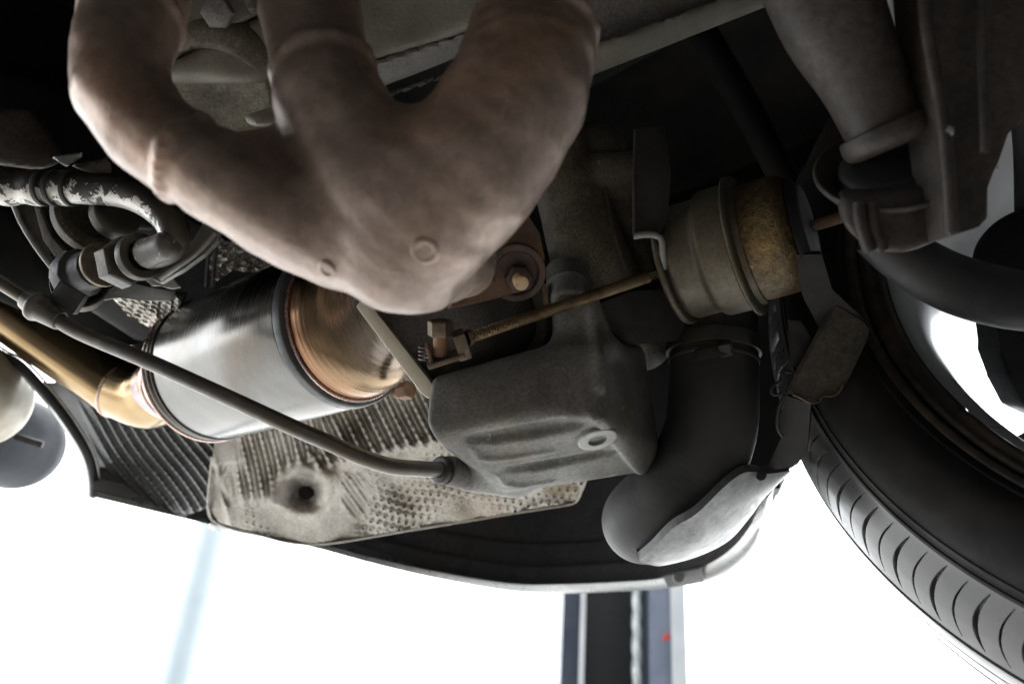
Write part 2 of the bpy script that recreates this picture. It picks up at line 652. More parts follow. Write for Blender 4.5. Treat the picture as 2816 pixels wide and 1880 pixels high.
M['pale'] = mat('bare alloy', (.42, .41, .37), (.55, .54, .5), scale=50, metal=.5, rough=(.4, .6), bump=.5, bscale=500)
M['worn'] = mat('flaking black pipe paint', (.020, .018, .016), (.04, .036, .031), (.055, .047, .038), scale=50, metal=0, rough=(.3, .5), bump=.35, bscale=300,
                spots=((.72, .70, .66), .635, 75, .35, 2.75, .22))
M['wornend'] = mat('flaking brown pipe paint', (.07, .06, .052), (.10, .09, .08), scale=60, rough=(.35, .5), bump=.3,
                   spots=((.74, .74, .72), .6, 120, .35))
M['hexdark'] = mat('greasy hex steel', (.05, .05, .049), (.10, .098, .092), (.085, .07, .05), scale=80, metal=.4, rough=(.3, .5), bump=.3, bscale=400,
                   spots=((.55, .50, .40), .70, 90, .6))
M['brkt'] = mat('grey strap steel', (.24, .24, .235), (.38, .38, .37), (.2, .19, .17), scale=40, metal=.5, rough=(.4, .6), bump=.3, bscale=500)
M['tail'] = mat('tailpipe steel', (.028, .033, .042), (.045, .052, .064), scale=20, metal=0, rough=(.45, .6), bump=.05, spec=.2)
M['khaki'] = mat('sandy outlet steel', (.34, .31, .25), (.46, .43, .35), (.3, .26, .2), scale=20, metal=.5, rough=(.3, .5), bump=.1)
M['navy'] = mat('lift post enamel', (.02, .026, .04), (.035, .042, .06), scale=8, rough=(.35, .5), bump=.1)
M['slate'] = mat('lift post plate', (.10, .12, .16), (.15, .17, .22), scale=10, rough=(.4, .55), bump=.1)
M['palegrey'] = mat('pale enamel', (.38, .40, .42), (.46, .48, .5), scale=8, rough=(.4, .55))
M['post'] = mat('pale blue enamel', (.31, .36, .39), (.35, .40, .43), scale=6, rough=(.4, .55))
M['cable'] = mat('galvanised cable', (.42, .45, .45), (.55, .58, .58), scale=60, metal=.4, rough=(.4, .55))
M['red'] = mat('red paint', (.55, .03, .02), (.62, .05, .03), scale=60, rough=(.4, .5))
M['wall'] = mat('unseen wall plaster', (.10, .096, .09), (.13, .125, .118), scale=2, rough=(.6, .8), bump=.2, bscale=40)
M['added_forecourt'] = mat('pale concrete forecourt', (.46, .45, .43), (.55, .54, .52), (.5, .48, .45), scale=1.1, rough=(.5, .7), bump=.2, bscale=60)
M['floor'] = mat('concrete floor', (.22, .195, .17), (.28, .25, .22), (.24, .21, .18), scale=1.4, rough=(.5, .7), bump=.2, bscale=60)

# ------------------------------------------------------------------ setting: unseen floor and bounce ground, added for the light; dark car belly above
AX = nrm(np.array([math.cos(.7732) * math.cos(.5281), -math.sin(.5281), -math.sin(.7732) * math.cos(.5281)]))   # wheel axle, pointing outboard
OUT = Wd(AX)
OUT = nrm(np.array([OUT[0], OUT[1], 0]))
REAR = np.array([-OUT[1], OUT[0], 0])        # towards the back of the car


def car(o, r, h):
    """camera-axes point: o metres outboard, r metres rearward, h above the lens"""
    return C(CAM_LOC + OUT * o + REAR * r + np.array([0, 0, h]))


fl = []
for i in range(13):
    fl.append([C((-30 + 5 * j, -30 + 5 * i, 0)) for j in range(13)])
single('floor', ribbon(fl), M['floor'], None, None, kind='structure')
fo = []
for i in range(13):
    fo.append([C((-30 + 5 * j, 0.75 + 2.4 * i, .004)) for j in range(13)])
single('added_forecourt', ribbon(fo), M['added_forecourt'], None, None, kind='structure')  # pale ground added out of view to throw light up under the car



def wbox(x0, x1, y0, y1, z0, z1):
    return box(C(((x0 + x1) / 2, (y0 + y1) / 2, (z0 + z1) / 2)), Cd((1, 0, 0)) * (x1 - x0) / 2, Cd((0, 1, 0)) * (y1 - y0) / 2, UPC * (z1 - z0) / 2, 0)


# unseen bay walls and roof, added to cut light from behind and the sides
single('added_bay_wall', wbox(-2.595, 2.695, -2.6, -2.4, .004, 3.7), M['wall'], None, None, kind='structure')
single('added_bay_wall', wbox(2.7, 2.9, -2.6, 1.6, .004, 3.7), M['wall'], None, None, kind='structure')
single('added_bay_wall', wbox(-2.8, -2.6, -2.6, .1, .004, 3.7), M['wall'], None, None, kind='structure')
single('added_bay_ceiling', wbox(-2.8, 2.9, -2.6, .8, 3.705, 3.8), M['wall'], None, None, kind='structure')  # unseen roof, added to hold skylight off the floor

t = Thing('car_underbody', 'black grimy belly of the lifted car above the exhaust parts', 'car body')
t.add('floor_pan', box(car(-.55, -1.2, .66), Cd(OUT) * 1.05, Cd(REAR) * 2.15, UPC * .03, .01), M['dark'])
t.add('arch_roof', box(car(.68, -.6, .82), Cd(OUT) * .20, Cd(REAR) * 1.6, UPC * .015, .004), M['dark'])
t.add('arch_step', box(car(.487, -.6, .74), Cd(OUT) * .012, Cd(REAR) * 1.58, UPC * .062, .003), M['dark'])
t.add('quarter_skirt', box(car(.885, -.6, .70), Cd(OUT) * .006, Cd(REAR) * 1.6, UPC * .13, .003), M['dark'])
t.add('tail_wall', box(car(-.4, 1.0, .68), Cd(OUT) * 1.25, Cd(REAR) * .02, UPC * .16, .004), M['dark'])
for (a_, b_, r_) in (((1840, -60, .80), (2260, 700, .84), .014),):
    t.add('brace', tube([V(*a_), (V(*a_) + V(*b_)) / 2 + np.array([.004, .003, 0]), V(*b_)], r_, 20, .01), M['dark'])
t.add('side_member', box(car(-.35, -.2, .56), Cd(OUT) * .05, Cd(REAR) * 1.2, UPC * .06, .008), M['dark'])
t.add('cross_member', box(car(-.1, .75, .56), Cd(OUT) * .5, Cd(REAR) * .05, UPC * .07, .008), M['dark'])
t.done()

# ------------------------------------------------------------------ rear bumper: painted skin, dark liner, exhaust cut-out
LIP_IN = [(262, 1350), (512, 1412), (580, 1428), (644, 1447), (858, 1488), (1013, 1530), (1192, 1570), (1400, 1604), (1551, 1606), (1732, 1598), (1826, 1588),
          (1930, 1558), (2003, 1515), (2060, 1450), (2098, 1364)]
LIP_OUT = [(254, 1364), (512, 1425), (572, 1440), (644, 1460), (858, 1503), (1013, 1545), (1192, 1588), (1400, 1624), (1551, 1631), (1732, 1624), (1834, 1616),
           (1945, 1598), (2033, 1562), (2083, 1500), (2116, 1361)]
HL = .25
lin = spline([PZ(u, v, HL + .006) for u, v in LIP_IN], n=110)
lout = spline([PZ(u, v, HL) for u, v in LIP_OUT], n=110)
cen = car(-.4, 0, HL)


def outward(P):
    T = np.gradient(P, axis=0)
    n = np.cross(T, UPC)
    n /= np.linalg.norm(n, axis=1)[:, None]
    s = np.sign(((P - cen) * n).sum(1))
    return n * s[:, None]


t = Thing('rear_bumper', 'silver painted rear bumper with curved lower lip and dark liner inside', 'bumper')
no, ni = outward(lout), outward(lin)
sk = [lin - UPC * .0, (lin * .7 + lout * .3) - UPC * .0015, (lin * .3 + lout * .7) - UPC * .002, lout, lout + no * .003 + UPC * .003]
tap = np.clip((np.linspace(0, 1, 110) - .80) / .16, 0, 1)[:, None]
for a, b in ((.012, .016), (.03, .04), (.05, .08), (.066, .14), (.07, .24), (.06, .42)):
    sk.append(lout + no * a * (1 - .8 * tap) + UPC * b * (1 - .72 * tap))
t.add('painted_skin', ribbon(sk), M['silver'])
ln = [lin + ni * .002 + UPC * .0015]
for a, b in ((.018, .004), (.022, .007), (.023, .024), (.026, .028), (.040, .030), (.042, .036), (.044, .058), (.047, .062), (.055, .064), (.058, .10), (.058, .42)):
    ln.append(lin + ni * a * .72 * (1 - .5 * tap) + UPC * b * (1 - .75 * tap))
t.add('inner_liner', ribbon(ln), M['liner'])
# notch and screw in the lip
i0 = 84
p = (lin[i0] + lout[i0]) / 2
q = t.add('fixing_recess', plate([V(*((u, v)), np.linalg.norm(0) + (-PZ(u, v, HL - .004)[2])) for u, v in ((1822, 1586), (1930, 1562), (1936, 1600), (1838, 1617))], .004), M['black'])
pp = PZ(1866, 1586, HL - .006)
t.add('screw', lathe(pp, -pp, rprof([(-.002, .007), (.001, .007), (.002, .005), (.002, 0)], .001), 24), M['brkt'], q)
# pinch in the lip near the pale pole
pp = PZ(606, 1449, HL - .003)
t.add('clip', lathe(pp, -UPC, rprof([(-.003, .0), (-.003, .012), (.001, .012), (.003, .007), (.003, 0)], .001), 24), M['silver'])
# exhaust cut-out edge on the left
CUT = [(-40, 948), (0, 973), (60, 1008), (140, 1098), (200, 1180), (240, 1250), (256, 1310), (258, 1362)]
ce = spline([PZ(u, v, HL + .012 + (1362 - v) / 400 * .09) for u, v in CUT], n=60)
t.add('cutout_edge', tube(ce, .0042, 12, .006), M['black'])
ce2 = spline([p + nrm(-p) * .004 + np.array([.006, .003, 0]) for p in ce], n=60)
t.add('cutout_beading', tube(ce2, .0011, 8, .006), M['brkt'])
nb = Cd(REAR)
t.add('cutout_return', ribbon([ce, ce + nb * .006 - UPC * .001, ce + nb * .014 - UPC * .0]), M['silver'])
t.done()

# silver corner flap that curls under the hose
top = spline([V(1757, 1540, .570), V(1795, 1508, .556), V(1850, 1452, .545), V(1915, 1412, .540), V(2003, 1328, .545), V(2055, 1297, .555), V(2110, 1302, .570), V(2172, 1294, .59)], n=50)
bot = spline([V(1757, 1543, .570), V(1790, 1553, .585), V(1826, 1554, .595), V(1918, 1530, .605), V(2003, 1487, .61), V(2060, 1425, .61), V(2100, 1372, .605), V(2174, 1297, .592)], n=50)
rows = []
for k, s in enumerate(np.linspace(0, 1, 9)):
    bulge = math.sin(math.pi * s) * .010
    prof = np.sin(np.linspace(0, math.pi, 50))[:, None]
    rows.append(top * (1 - s) + bot * s + prof * bulge * nrm((0, -.45, 1)))
rows.insert(0, top + np.array([0, .004, -.006]))
rows.append(bot + np.array([0, .006, -.012]))
t = Thing('bumper_corner_flap', 'dusty silver metal flap curling under the black hose elbow', 'body panel')
f_ = t.add('panel', ribbon(rows), M['dusty'])
hp = V(2094, 1308, .562)
t.add('rivet_hole', lathe(hp, -hp, [(-.001, .0035), (.001, .003), (.0012, 0)], 16), M['black'], f_)
t.done()

# dark wheel arch liner between the hose and the tyre
t = Thing('wheel_arch_liner', 'black plastic wheel arch liner behind the hose elbow', 'liner')
pl = [V(1560, 700, .80), V(2330, 640, .76), V(2260, 1000, .72), V(2225, 1180, .69), V(2214, 1240, .685), V(2195, 1272, .683), V(2165, 1290, .683), V(2110, 1297, .684), V(2050, 1294, .69),
      V(1990, 1330, .70), V(1900, 1380, .72), V(1720, 1280, .76)]
t.add('panel', plate(pl, .006, 0), M['black'])
e = [V(2163, 1086, .548), V(2146, 1110, .550), V(2138, 1150, .552), V(2140, 1180, .555), V(2152, 1198, .558)]
t.add('edge', tube(e, .0012, 10, .003), M['soot'])
fp = [V(2165, 1088, .552), V(2230, 1110, .548), V(2222, 1215, .552), V(2208, 1258, .556), V(2180, 1282, .565), V(2130, 1290, .575), V(2110, 1285, .575), V(2150, 1200, .562), V(2142, 1150, .556)]
t.add('fold', plate(fp, .004, 0), M['black'])
t.done()

# ------------------------------------------------------------------ embossed heat shields
def inside(poly, u, v):
    r = np.zeros(u.shape, bool)
    n = len(poly)
    for i in range(n):
        (x0, y0), (x1, y1) = poly[i], poly[(i + 1) % n]
        c = ((y0 > v) != (y1 > v)) & (u < (x1 - x0) * (v - y0) / ((y1 - y0) if y1 != y0 else 1e-9) + x0)
        r ^= c
    return r


def ss(a, b, x):
    t_ = np.clip((x - a) / (b - a), 0, 1)
    return t_ * t_ * (3 - 2 * t_)


def shield_mesh(poly, depth, emb, step, holes=()):
    us = [p[0] for p in poly]
    vs = [p[1] for p in poly]
    U, Y = np.meshgrid(np.arange(min(us), max(us) + step, step), np.arange(min(vs), max(vs) + step, step), indexing='ij')
    keep = inside(poly, U, Y)
    for (hx, hy, ra, rb) in holes:
        keep &= ((U - hx) / ra) ** 2 + ((Y - hy) / rb) ** 2 > 1
    d = depth(U, Y) + emb(U, Y)
    P = np.stack([(U - CX) / FPX * d, -(Y - CY) / FPX * d, -d], -1)
    idx = np.cumsum(keep.ravel()).reshape(keep.shape) - 1
    cell = keep[:-1, :-1] & keep[1:, :-1] & keep[:-1, 1:] & keep[1:, 1:]
    q = np.argwhere(cell)
    f = np.stack([idx[q[:, 0], q[:, 1]], idx[q[:, 0], q[:, 1] + 1], idx[q[:, 0] + 1, q[:, 1] + 1], idx[q[:, 0] + 1, q[:, 1]]], 1)
    return P[keep], [tuple(x) for x in f], None


def beads(U, Y, ang, per, per2, amp, jit=0, m=.10):
    c, s = math.cos(ang), math.sin(ang)
    a = (U * c + Y * s)
    b = (-U * s + Y * c)
    a = a + jit * np.sin(b / 60.0) * 6
    st = .5 + .5 * np.cos(2 * math.pi * a / per)
    bd = (1 - m) + m * np.cos(2 * math.pi * b / per2)
    return -amp * st ** 1.3 * bd


LS = [(592, 1170), (584, 1253), (573, 1396), (602, 1438), (690, 1463), (858, 1495), (1130, 1455), (1400, 1411), (1560, 1386), (1584, 1376), (1596, 1355), (1612, 1315), (1500, 1230), (1260, 980), (1000, 980), (700, 1160)]
d_ls = lambda U, Y: .775 + (Y - 1000) / 500 * .125 + (U - 900) / 800 * .012


def e_ls(U, Y):
    # corrugated fields, plain ground round the hole, small rings elsewhere
    hole = np.hypot((U - 842) / 1.2, Y - 1345)
    w1 = ss(640, 672, U + (Y - 1250) * .1) * ss(900, 850, U + (Y - 1250) * .3) * ss(1400, 1350, Y) * ss(60, 105, hole)
    e = w1 * beads(U, Y, -.20, 29, 19, .0090, .6)
    w3 = ss(1292, 1240, Y + (U - 930) * .2) * ss(842, 880, U + (Y - 1250) * .2)
    e += w3 * beads(U, Y, -.50, 31, 21, .0115, .5)
    w2 = ss(925, 950, U) * ss(1030, 985, U) * ss(1290, 1320, Y) * ss(1440, 1400, Y)
    e += w2 * beads(U, Y, -.55, 27, 22, .0060, .8)
    rest = (1 - np.clip(w1 + w2 + w3, 0, 1)) * ss(110, 170, hole) * ss(640, 700, U)
    rest = rest * (.55 + .45 * np.sin(U / 57 + 1) * np.sin(Y / 43)) * ss(1490, 1430, Y + (U - 1100) * .1)
    cu = ((U + .35 * Y + 5 * np.sin(Y / 29)) / 22.0)
    cv = ((Y - .2 * U + 4 * np.sin(U / 31)) / 22.0)
    k = np.round(cv)
    cu2 = cu + .5 * (k % 2)
    r = np.hypot((cu2 - np.round(cu2)), cv - k)
    e += rest * 1.5 * (-.0016 * np.exp(-((r - .24) / .11) ** 2) + .0018 * np.exp(-(r / .14) ** 2))
    # dents and waves of a handled sheet
    for (a_, b_, c_, g_) in ((41, 67, .3, .0022), (29, -53, 1.1, .0016), (83, 37, 2.2, .0030), (19, 23, .7, .0007), (13, -17, 2.9, .0005)):
        e += g_ * np.sin(U / a_ + Y / b_ + c_)
    e += -.004 * np.exp(-((U - 600 - .25 * (Y - 1300)) / 9) ** 2) + .005 * np.exp(-((U - 1120) / 45) ** 2 - ((Y - 1440) / 18) ** 2)
    # dished hole with raised ring
    R = np.hypot((U - 842) / 1.15, Y - 1352)
    e += .018 * np.exp(-(R / 30) ** 2) - .007 * np.exp(-((R - 66) / 24) ** 2)
    # ridge bead across and a fold at the left overlap
    e += -.006 * np.exp(-((Y - (1262 - (U - 1000) * .22)) / 22) ** 2) * ss(930, 990, U) * ss(1330, 1250, U)
    e += .0035 * ss(12, 0, np.abs(U - 616 - 10 * np.sin(Y / 24))) * ss(1260, 1290, Y) * ss(1400, 1370, Y)
    e += -.0016 * np.sin(U / 37 + Y / 51) - .001 * np.sin(U / 23 - Y / 31)
    # stamped triangle and hook mark
    for (x0, y0, x1, y1) in ((1008, 1326, 1045, 1366), (1045, 1366, 1048, 1322), (1020, 1324, 1046, 1350), (1280, 1334, 1286, 1356), (1286, 1356, 1320, 1350), (1320, 1350, 1314, 1334), (1296, 1340, 1316, 1338)):
        ax, ay = x1 - x0, y1 - y0
        tt = np.clip(((U - x0) * ax + (Y - y0) * ay) / (ax * ax + ay * ay), 0, 1)
        e += -.0016 * np.exp(-(np.hypot(U - x0 - tt * ax, Y - y0 - tt * ay) / 3.2) ** 2)
    return e


HB = W(V(900, 1497, .90))
hl = [tuple(W(V(u, v, float(d_ls(u, v)))) - HB) for u, v in ((790, 1350), (850, 1290), (640, 1420), (620, 1240), (1000, 1450), (1540, 1340))]
M['shield'] = mat('embossed aluminium', (.29, .27, .24), (.41, .385, .35), (.32, .285, .24), scale=22, detail=9, metal=.85, rough=(.26, .42), bump=.5, bscale=450, bump2=(.15, 130), fine=(480, .5),
                  spots=((.20, .185, .17), .70, 60, .3),
                  stain=[(hl[0], .013, (.11, .095, .085), .8), (hl[1], .007, (.16, .14, .125), .6), (hl[3], .012, (.16, .145, .13), .6), (hl[5], .012, (.15, .12, .07), .7)])
t = Thing('heat_shield', 'pale embossed aluminium heat shield with dished hole below the converter', 'heat shield', base=HB)
h_ = t.add('sheet', shield_mesh(LS, d_ls, e_ls, 2.6, [(842, 1354, 21, 17)]), M['shield'])
edge = [V(u, v, float(d_ls(u, v)) + .0006) for u, v in [(584, 1253), (573, 1396), (602, 1438), (690, 1463), (858, 1495), (1130, 1455), (1400, 1411), (1560, 1386), (1584, 1376), (1596, 1355), (1612, 1315)]]
t.add('rolled_edge', tube(edge, .0016, 8, .004), M['shield'])
hp = V(842, 1354, float(d_ls(842, 1354)) + .016)
t.add('hole_backing', lathe(hp, -hp, [(-.004, .012), (0, .012), (.0001, 0)], 24), M['black'], h_)
t.done()

DS = [(120, 1050), (160, 1110), (212, 1190), (243, 1252), (258, 1308), (262, 1354), (300, 1366), (400, 1392), (512, 1418), (575, 1396), (586, 1253), (600, 1150), (450, 1090), (300, 1040)]
d_ds = lambda U, Y: .84 + (Y - 1100) / 300 * .06 - (U - 400) / 400 * .03


def e_ds(U, Y):
    e = beads(U, Y, -.60, 24, 17, .0060, 1.0, .13) * ss(1405, 1375, Y - (U - 400) * .2) * ss(250, 300, U + (Y - 1250) * -.3)
    return e - .002 * np.sin(U / 60)


t = Thing('heat_shield', 'dark grey ribbed steel heat shield beside the exhaust cut-out', 'heat shield')
t.add('sheet', shield_mesh(DS, d_ds, e_ds, 2.8), M['shielddark'])
t.add('rolled_edge', tube([V(u, v, float(d_ds(u, v)) - .002) for u, v in DS[:9]], .0013, 8, .004), M['brkt'])
t.done()

# ------------------------------------------------------------------ tailpipe at the left edge
t = Thing('tailpipe', 'tailpipe with sandy outlet and dark rounded tip at the left edge', 'tailpipe')
o = V(-70, 1085, .82)
ax = nrm(V(30, 1150, .90) - o)
t.add('outlet', lathe(o - ax * .06, ax, rprof([(0, .0), (0, .036), (.03, .046), (.085, .046), (.10, .038), (.102, 0)], .012, 6), 48), M['khaki'])
o = V(-40, 1190, .93)
ax = nrm(V(70, 1228, 1.0) - o)
t.add('tip', lathe(o - ax * .05, ax, rprof([(0, 0), (0, .046), (.06, .052), (.115, .052), (.140, .042), (.144, .0)], .022, 8), 56), M['tail'])
t.add('bracket', plate([V(40, 1190, .90), V(118, 1215, .90), V(112, 1232, .90), V(36, 1208, .90)], .004), M['hexdark'])
t.done()

# ------------------------------------------------------------------ catalytic converter
A0, A1 = V(583, 1018, .70), V(946, 897, .60)
ca = nrm(A1 - A0)
Lc = np.linalg.norm(A1 - A0)
Rc = 208 * .65 / FPX
t = Thing('catalytic_converter', 'brushed stainless catalytic converter with gold tinted outlet pipe', 'converter')
pr = [(-.012, Rc - .012), (-.004, Rc - .003), (0, Rc), (.004, Rc - .0006), (.005, Rc - .0016), (.007, Rc - .0016), (.008, Rc), (.05, Rc + .0008), (Lc - .004, Rc + .0004), (Lc, Rc - .0006), (Lc + .004, Rc - .004)]
t.add('shell', lathe(A0, ca, pr, 128), M['steel'])
for k_, (s_, w_) in enumerate(((-.0045, .0035), (.0085, .0022))):
    t.add('rim_seam', lathe(A0 + ca * s_, ca, rprof([(0, Rc - .002), (.0004, Rc + .0010), (w_ * .5, Rc + .0016), (w_, Rc + .0010), (w_ + .0006, Rc - .002)], .0006), 128), M['pinkweld'] if k_ == 0 else M['steel'])
t.add('clamp_band', lathe(A0 + ca * (Lc - .002), ca, rprof([(0, Rc - .002), (0, Rc + .0012), (.0075, Rc + .0006), (.0085, Rc - .002), (.0095, Rc - .006)], .0012), 128), M['band'])
B1 = V(1112, 838, .555)
Lb = np.linalg.norm(B1 - A1)
cp = rprof([(.004, Rc - .004), (.020, Rc - .0055), (.032, Rc - .010), (.045, Rc - .024), (Lb, .024)], .012, 6)
cp = [(a_, b_ + .00003 * math.sin(a_ * 2 * math.pi / .0042)) for a_, b_ in [(.004 + k_ * .0006, float(np.interp(.004 + k_ * .0006, [q_[0] for q_ in cp], [q_[1] for q_ in cp]))) for k_ in range(int((Lb - .004) / .0006))]]
t.add('inlet_cone', lathe(A1, ca, cp, 112), M['straw'])
t.add('cone_weld', tube(np.array([A1 + ca * .0075 + (Rc - .0035) * (math.cos(a) * frame(ca)[0] + math.sin(a) * frame(ca)[1]) for a in np.linspace(0, 2 * math.pi, 60)]), .0013, 8, .005, False), M['pinkweld'])
# outlet: welded cone, short stub and the long pipe towards the tail
O1, O2, O3, O4 = V(470, 1062, .722), V(400, 1092, .742), V(340, 1070, .755), V(45, 871, .80)
t.add('outlet_cone', tube([A0 + ca * .002, A0 - ca * .006, A0 - ca * .018, V(500, 1049, .716), O1, V(440, 1078, .731)], [Rc - .001, Rc - .003, Rc - .012, .034, .0292, .0275], 64, .002, False), M['pinkweld'])
t.add('weld_seam', tube([V(u, v, d) for u, v, d in ((484, 1056, .719), (476, 1059, .721), (468, 1063, .723), (460, 1067, .725))], [.0296, .0306, .0304, .0282], 64, .001, False), M['pinkweld'])
t.add('outlet_stub', tube([O1, V(430, 1085, .735), O2, O3], [.0285, .0280, .0275, .0272], 64, .004, False), M['straw2'])
wx = nrm(O4 - O3)
t.add('weld_seam', lathe(O3 - wx * .0015, wx, [(0, .0272), (.0008, .0284), (.0024, .0284), (.0034, .0272)], 64), M['pinkweld'])
t.add('outlet_pipe', tube([O3, V(240, 1003, .77), O4, V(-120, 758, .83)], .0272, 64, .006), M['straw2'])
# flange: cream edge of the gasket plate and two nuts
g0, g1 = V(996, 833, .545), V(1186, 1087, .535)
n_ = nrm(np.cross(g1 - g0, np.array([0.35, .1, 1.])))
gw = nrm(np.cross(n_, g1 - g0))
gv = nrm(g1 - g0)
pl = [V(978, 842, .535), V(994, 824, .535), V(1016, 832, .535), V(1026, 848, .534), V(1196, 1064, .525), V(1198, 1084, .525), V(1180, 1097, .525), V(1160, 1084, .526)]
fi = t.add('flange_plate', plate(pl, .036, .0012, n=nrm(-V(1090, 960, .54) + np.array([-.05, 0, 0]))), M['cream'])
for (u, v) in ((966, 862), (1132, 1070)):
    c = V(u, v, .565)
    t.add('flange_nut', merge(lathe(c - ca * .010, ca, rprof([(0, 0), (0, .0062), (.009, .0062), (.009, 0)], .0008), 6), lathe(c - ca * .016, ca, [(0, 0), (0, .0035), (.008, .0035)], 20)), M['rust'], fi)
t.done()

# ------------------------------------------------------------------ turbocharger: rough turbine casting, rusty flange, compressor housing
t = Thing('turbocharger', 'grimy turbocharger castings with rusty bolted flange behind the manifold', 'turbocharger')
T0, T1, T2 = V(1085, 955, .580), V(1260, 892, .575), V(1420, 848, .610)
bar_n = nrm(np.cross(V(1012, 832, 1), V(1190, 1085, 1)))
bar_n = -bar_n if np.dot(bar_n, V(1250, 900, 1)) > 0 else bar_n
turb0 = lambda p: smin(smin(sd_chain(p, [T0, T1, T2], [.037, .035, .031]), sd_chain(p, [V(1150, 868, .578), V(1330, 800, .585)], [.024, .022]), .02),
                      sd_chain(p, [T0, V(1170, 1080, .585)], [.024, .012]), .015)
turb = lambda p: smax(turb0(p), p @ bar_n, .002)
allp = np.array([V(930, 1130, .7), V(1520, 740, .52), V(1520, 740, .72), V(930, 1130, .52)])
t.add('turbine_housing', nets(turb, allp.min(0) - .01, allp.max(0) + .01, .0022), M['castgrey'])
ta = nrm(T2 - T1)
t.add('housing_rim', lathe(V(1392, 860, .594), ta, rprof([(0, .030), (0, .039), (.006, .0395), (.006, .030)], .001), 64), M['castgrey'])
t.add('outlet_neck', tube([V(1392, 860, .594), V(1470, 838, .63), V(1600, 800, .69)], [.033, .032, .03], 48, .006), M['rustdark'])
fl = [V(u, v, d) for u, v, d in ((1235, 848, .500), (1345, 824, .505), (1470, 792, .510), (1494, 760, .512), (1500, 705, .514), (1486, 640, .515), (1455, 592, .515), (1395, 590, .51), (1330, 650, .505), (1290, 740, .50))]
rf = t.add('manifold_flange', plate(fl, .009, .002), M['rust'])
bc, bd = V(1428, 765, .505), nrm(-V(1428, 765, .5) + np.array([.05, -.12, 0]))
t.add('bolt_recess', lathe(V(1420, 748, .508), bd, rprof([(-.002, .0175), (.003, .0175), (.003, .0135), (.0005, .0125), (.0005, 0)], .001), 40), M['rustdark'], rf)
t.add('flange_nut', lathe(bc - bd * .004, bd, rprof([(0, 0), (0, .0085), (.006, .0085), (.0075, .0066), (.0075, 0)], .0008), 6), M['rustdark'], rf)
t.add('stud', lathe(bc + bd * .002, bd, rprof([(0, 0), (0, .0046), (.011, .0044), (.011, 0)], .0007), 28), M['bolt'], rf)
t.add('spring_strip', box((V(1494, 780, .53) + V(1503, 838, .53)) / 2, V(1503, 838, .53) / 2 - V(1494, 780, .53) / 2, np.array([.0016, 0, 0]), np.array([0, 0, .003]), .0004), M['rod'])
# compressor housing: ribbed volute
cs = [V(1475, 390, .60), V(1530, 420, .585), V(1575, 560, .58), V(1620, 700, .58), V(1700, 860, .60), V(1760, 930, .62)]
comp = lambda p: smin(smin(sd_chain(p, cs, [.018, .021, .0235, .027, .027, .024]), sd_chain(p, [V(1640, 420, .60), V(1690, 560, .60), V(1740, 720, .61), V(1800, 860, .62)], [.021, .024, .026, .026]), .006),
                      sd_chain(p, [V(1660, 470, .575), V(1750, 470, .575)], [.013, .013]), .006)
allp = np.array([V(1380, 330, .7), V(1900, 1020, .7), V(1900, 330, .54), V(1380, 1020, .54)])
t.add('compressor_housing', nets(comp, allp.min(0), allp.max(0), .0024), M['castbrown'])
t.add('housing_seam', tube([hit(comp, u, v)[0] + np.array([0, 0, .0005]) for u, v in ((1648, 440), (1664, 520), (1680, 600), (1700, 680), (1722, 740))], .0016, 8, .004), M['rustdark'])
lb = [V(u, v, d) for u, v, d in ((1640, 835, .555), (1740, 800, .56), (1830, 790, .57), (1900, 860, .58), (1880, 940, .585), (1700, 955, .57))]
t.add('lower_cover', plate(lb, .02, .004), M['soot'])
t.done()

# ------------------------------------------------------------------ exhaust manifold (three runners into one collector)
def Vr(l):
    P = np.array([V(a, b, d) for a, b, d, r in l])
    R = np.array([r * d / FPX for a, b, d, r in l])
    return P, R


RA, ra = Vr([(395, -120, .42, 140), (372, 20, .395, 135), (333, 150, .378, 131), (338, 250, .37, 130), (400, 352, .363, 126), (505, 432, .358, 120), (600, 490, .356, 118)])
RA2, ra2 = Vr([(588, 482, .357, 130), (650, 518, .356, 131), (760, 575, .358, 130), (920, 640, .364, 138)])
RB, rb = Vr([(850, -120, .415, 138), (856, 20, .395, 138), (872, 130, .382, 134), (905, 240, .37, 132), (930, 300, .366, 132)])
RB2, rb2 = Vr([(906, 276, .370, 153), (960, 380, .362, 162), (1030, 500, .358, 172), (1095, 620, .358, 165)])
RC, rc = Vr([(1478, -120, .40, 160), (1474, 20, .385, 160), (1464, 120, .377, 160), (1440, 220, .37, 165)])
RC2, rc2 = Vr([(1456, 158, .374, 183), (1420, 262, .365, 196), (1365, 360, .358, 202), (1280, 480, .352, 202), (1190, 590, .352, 192), (1120, 680, .36, 162)])
RD, rd = Vr([(1110, 660, .362, 168), (1165, 700, .372, 140), (1225, 715, .40, 115), (1275, 725, .44, 90)])
RF = Vr([(690, 470, .384, 108), (800, 480, .380, 140)])
RE = Vr([(780, 582, .370, 126), (950, 640, .366, 148), (1090, 670, .362, 160)])


def wob(p, a, f):
    """slow hand-formed unevenness of the pressed sheet"""
    return a * (np.sin(p[:, 0] * f + 1.3) * np.sin(p[:, 1] * f * 1.3 + .4) + .6 * np.sin(p[:, 1] * f * 2.1 + p[:, 0] * f * 1.7) * np.sin(p[:, 2] * f * 1.9))


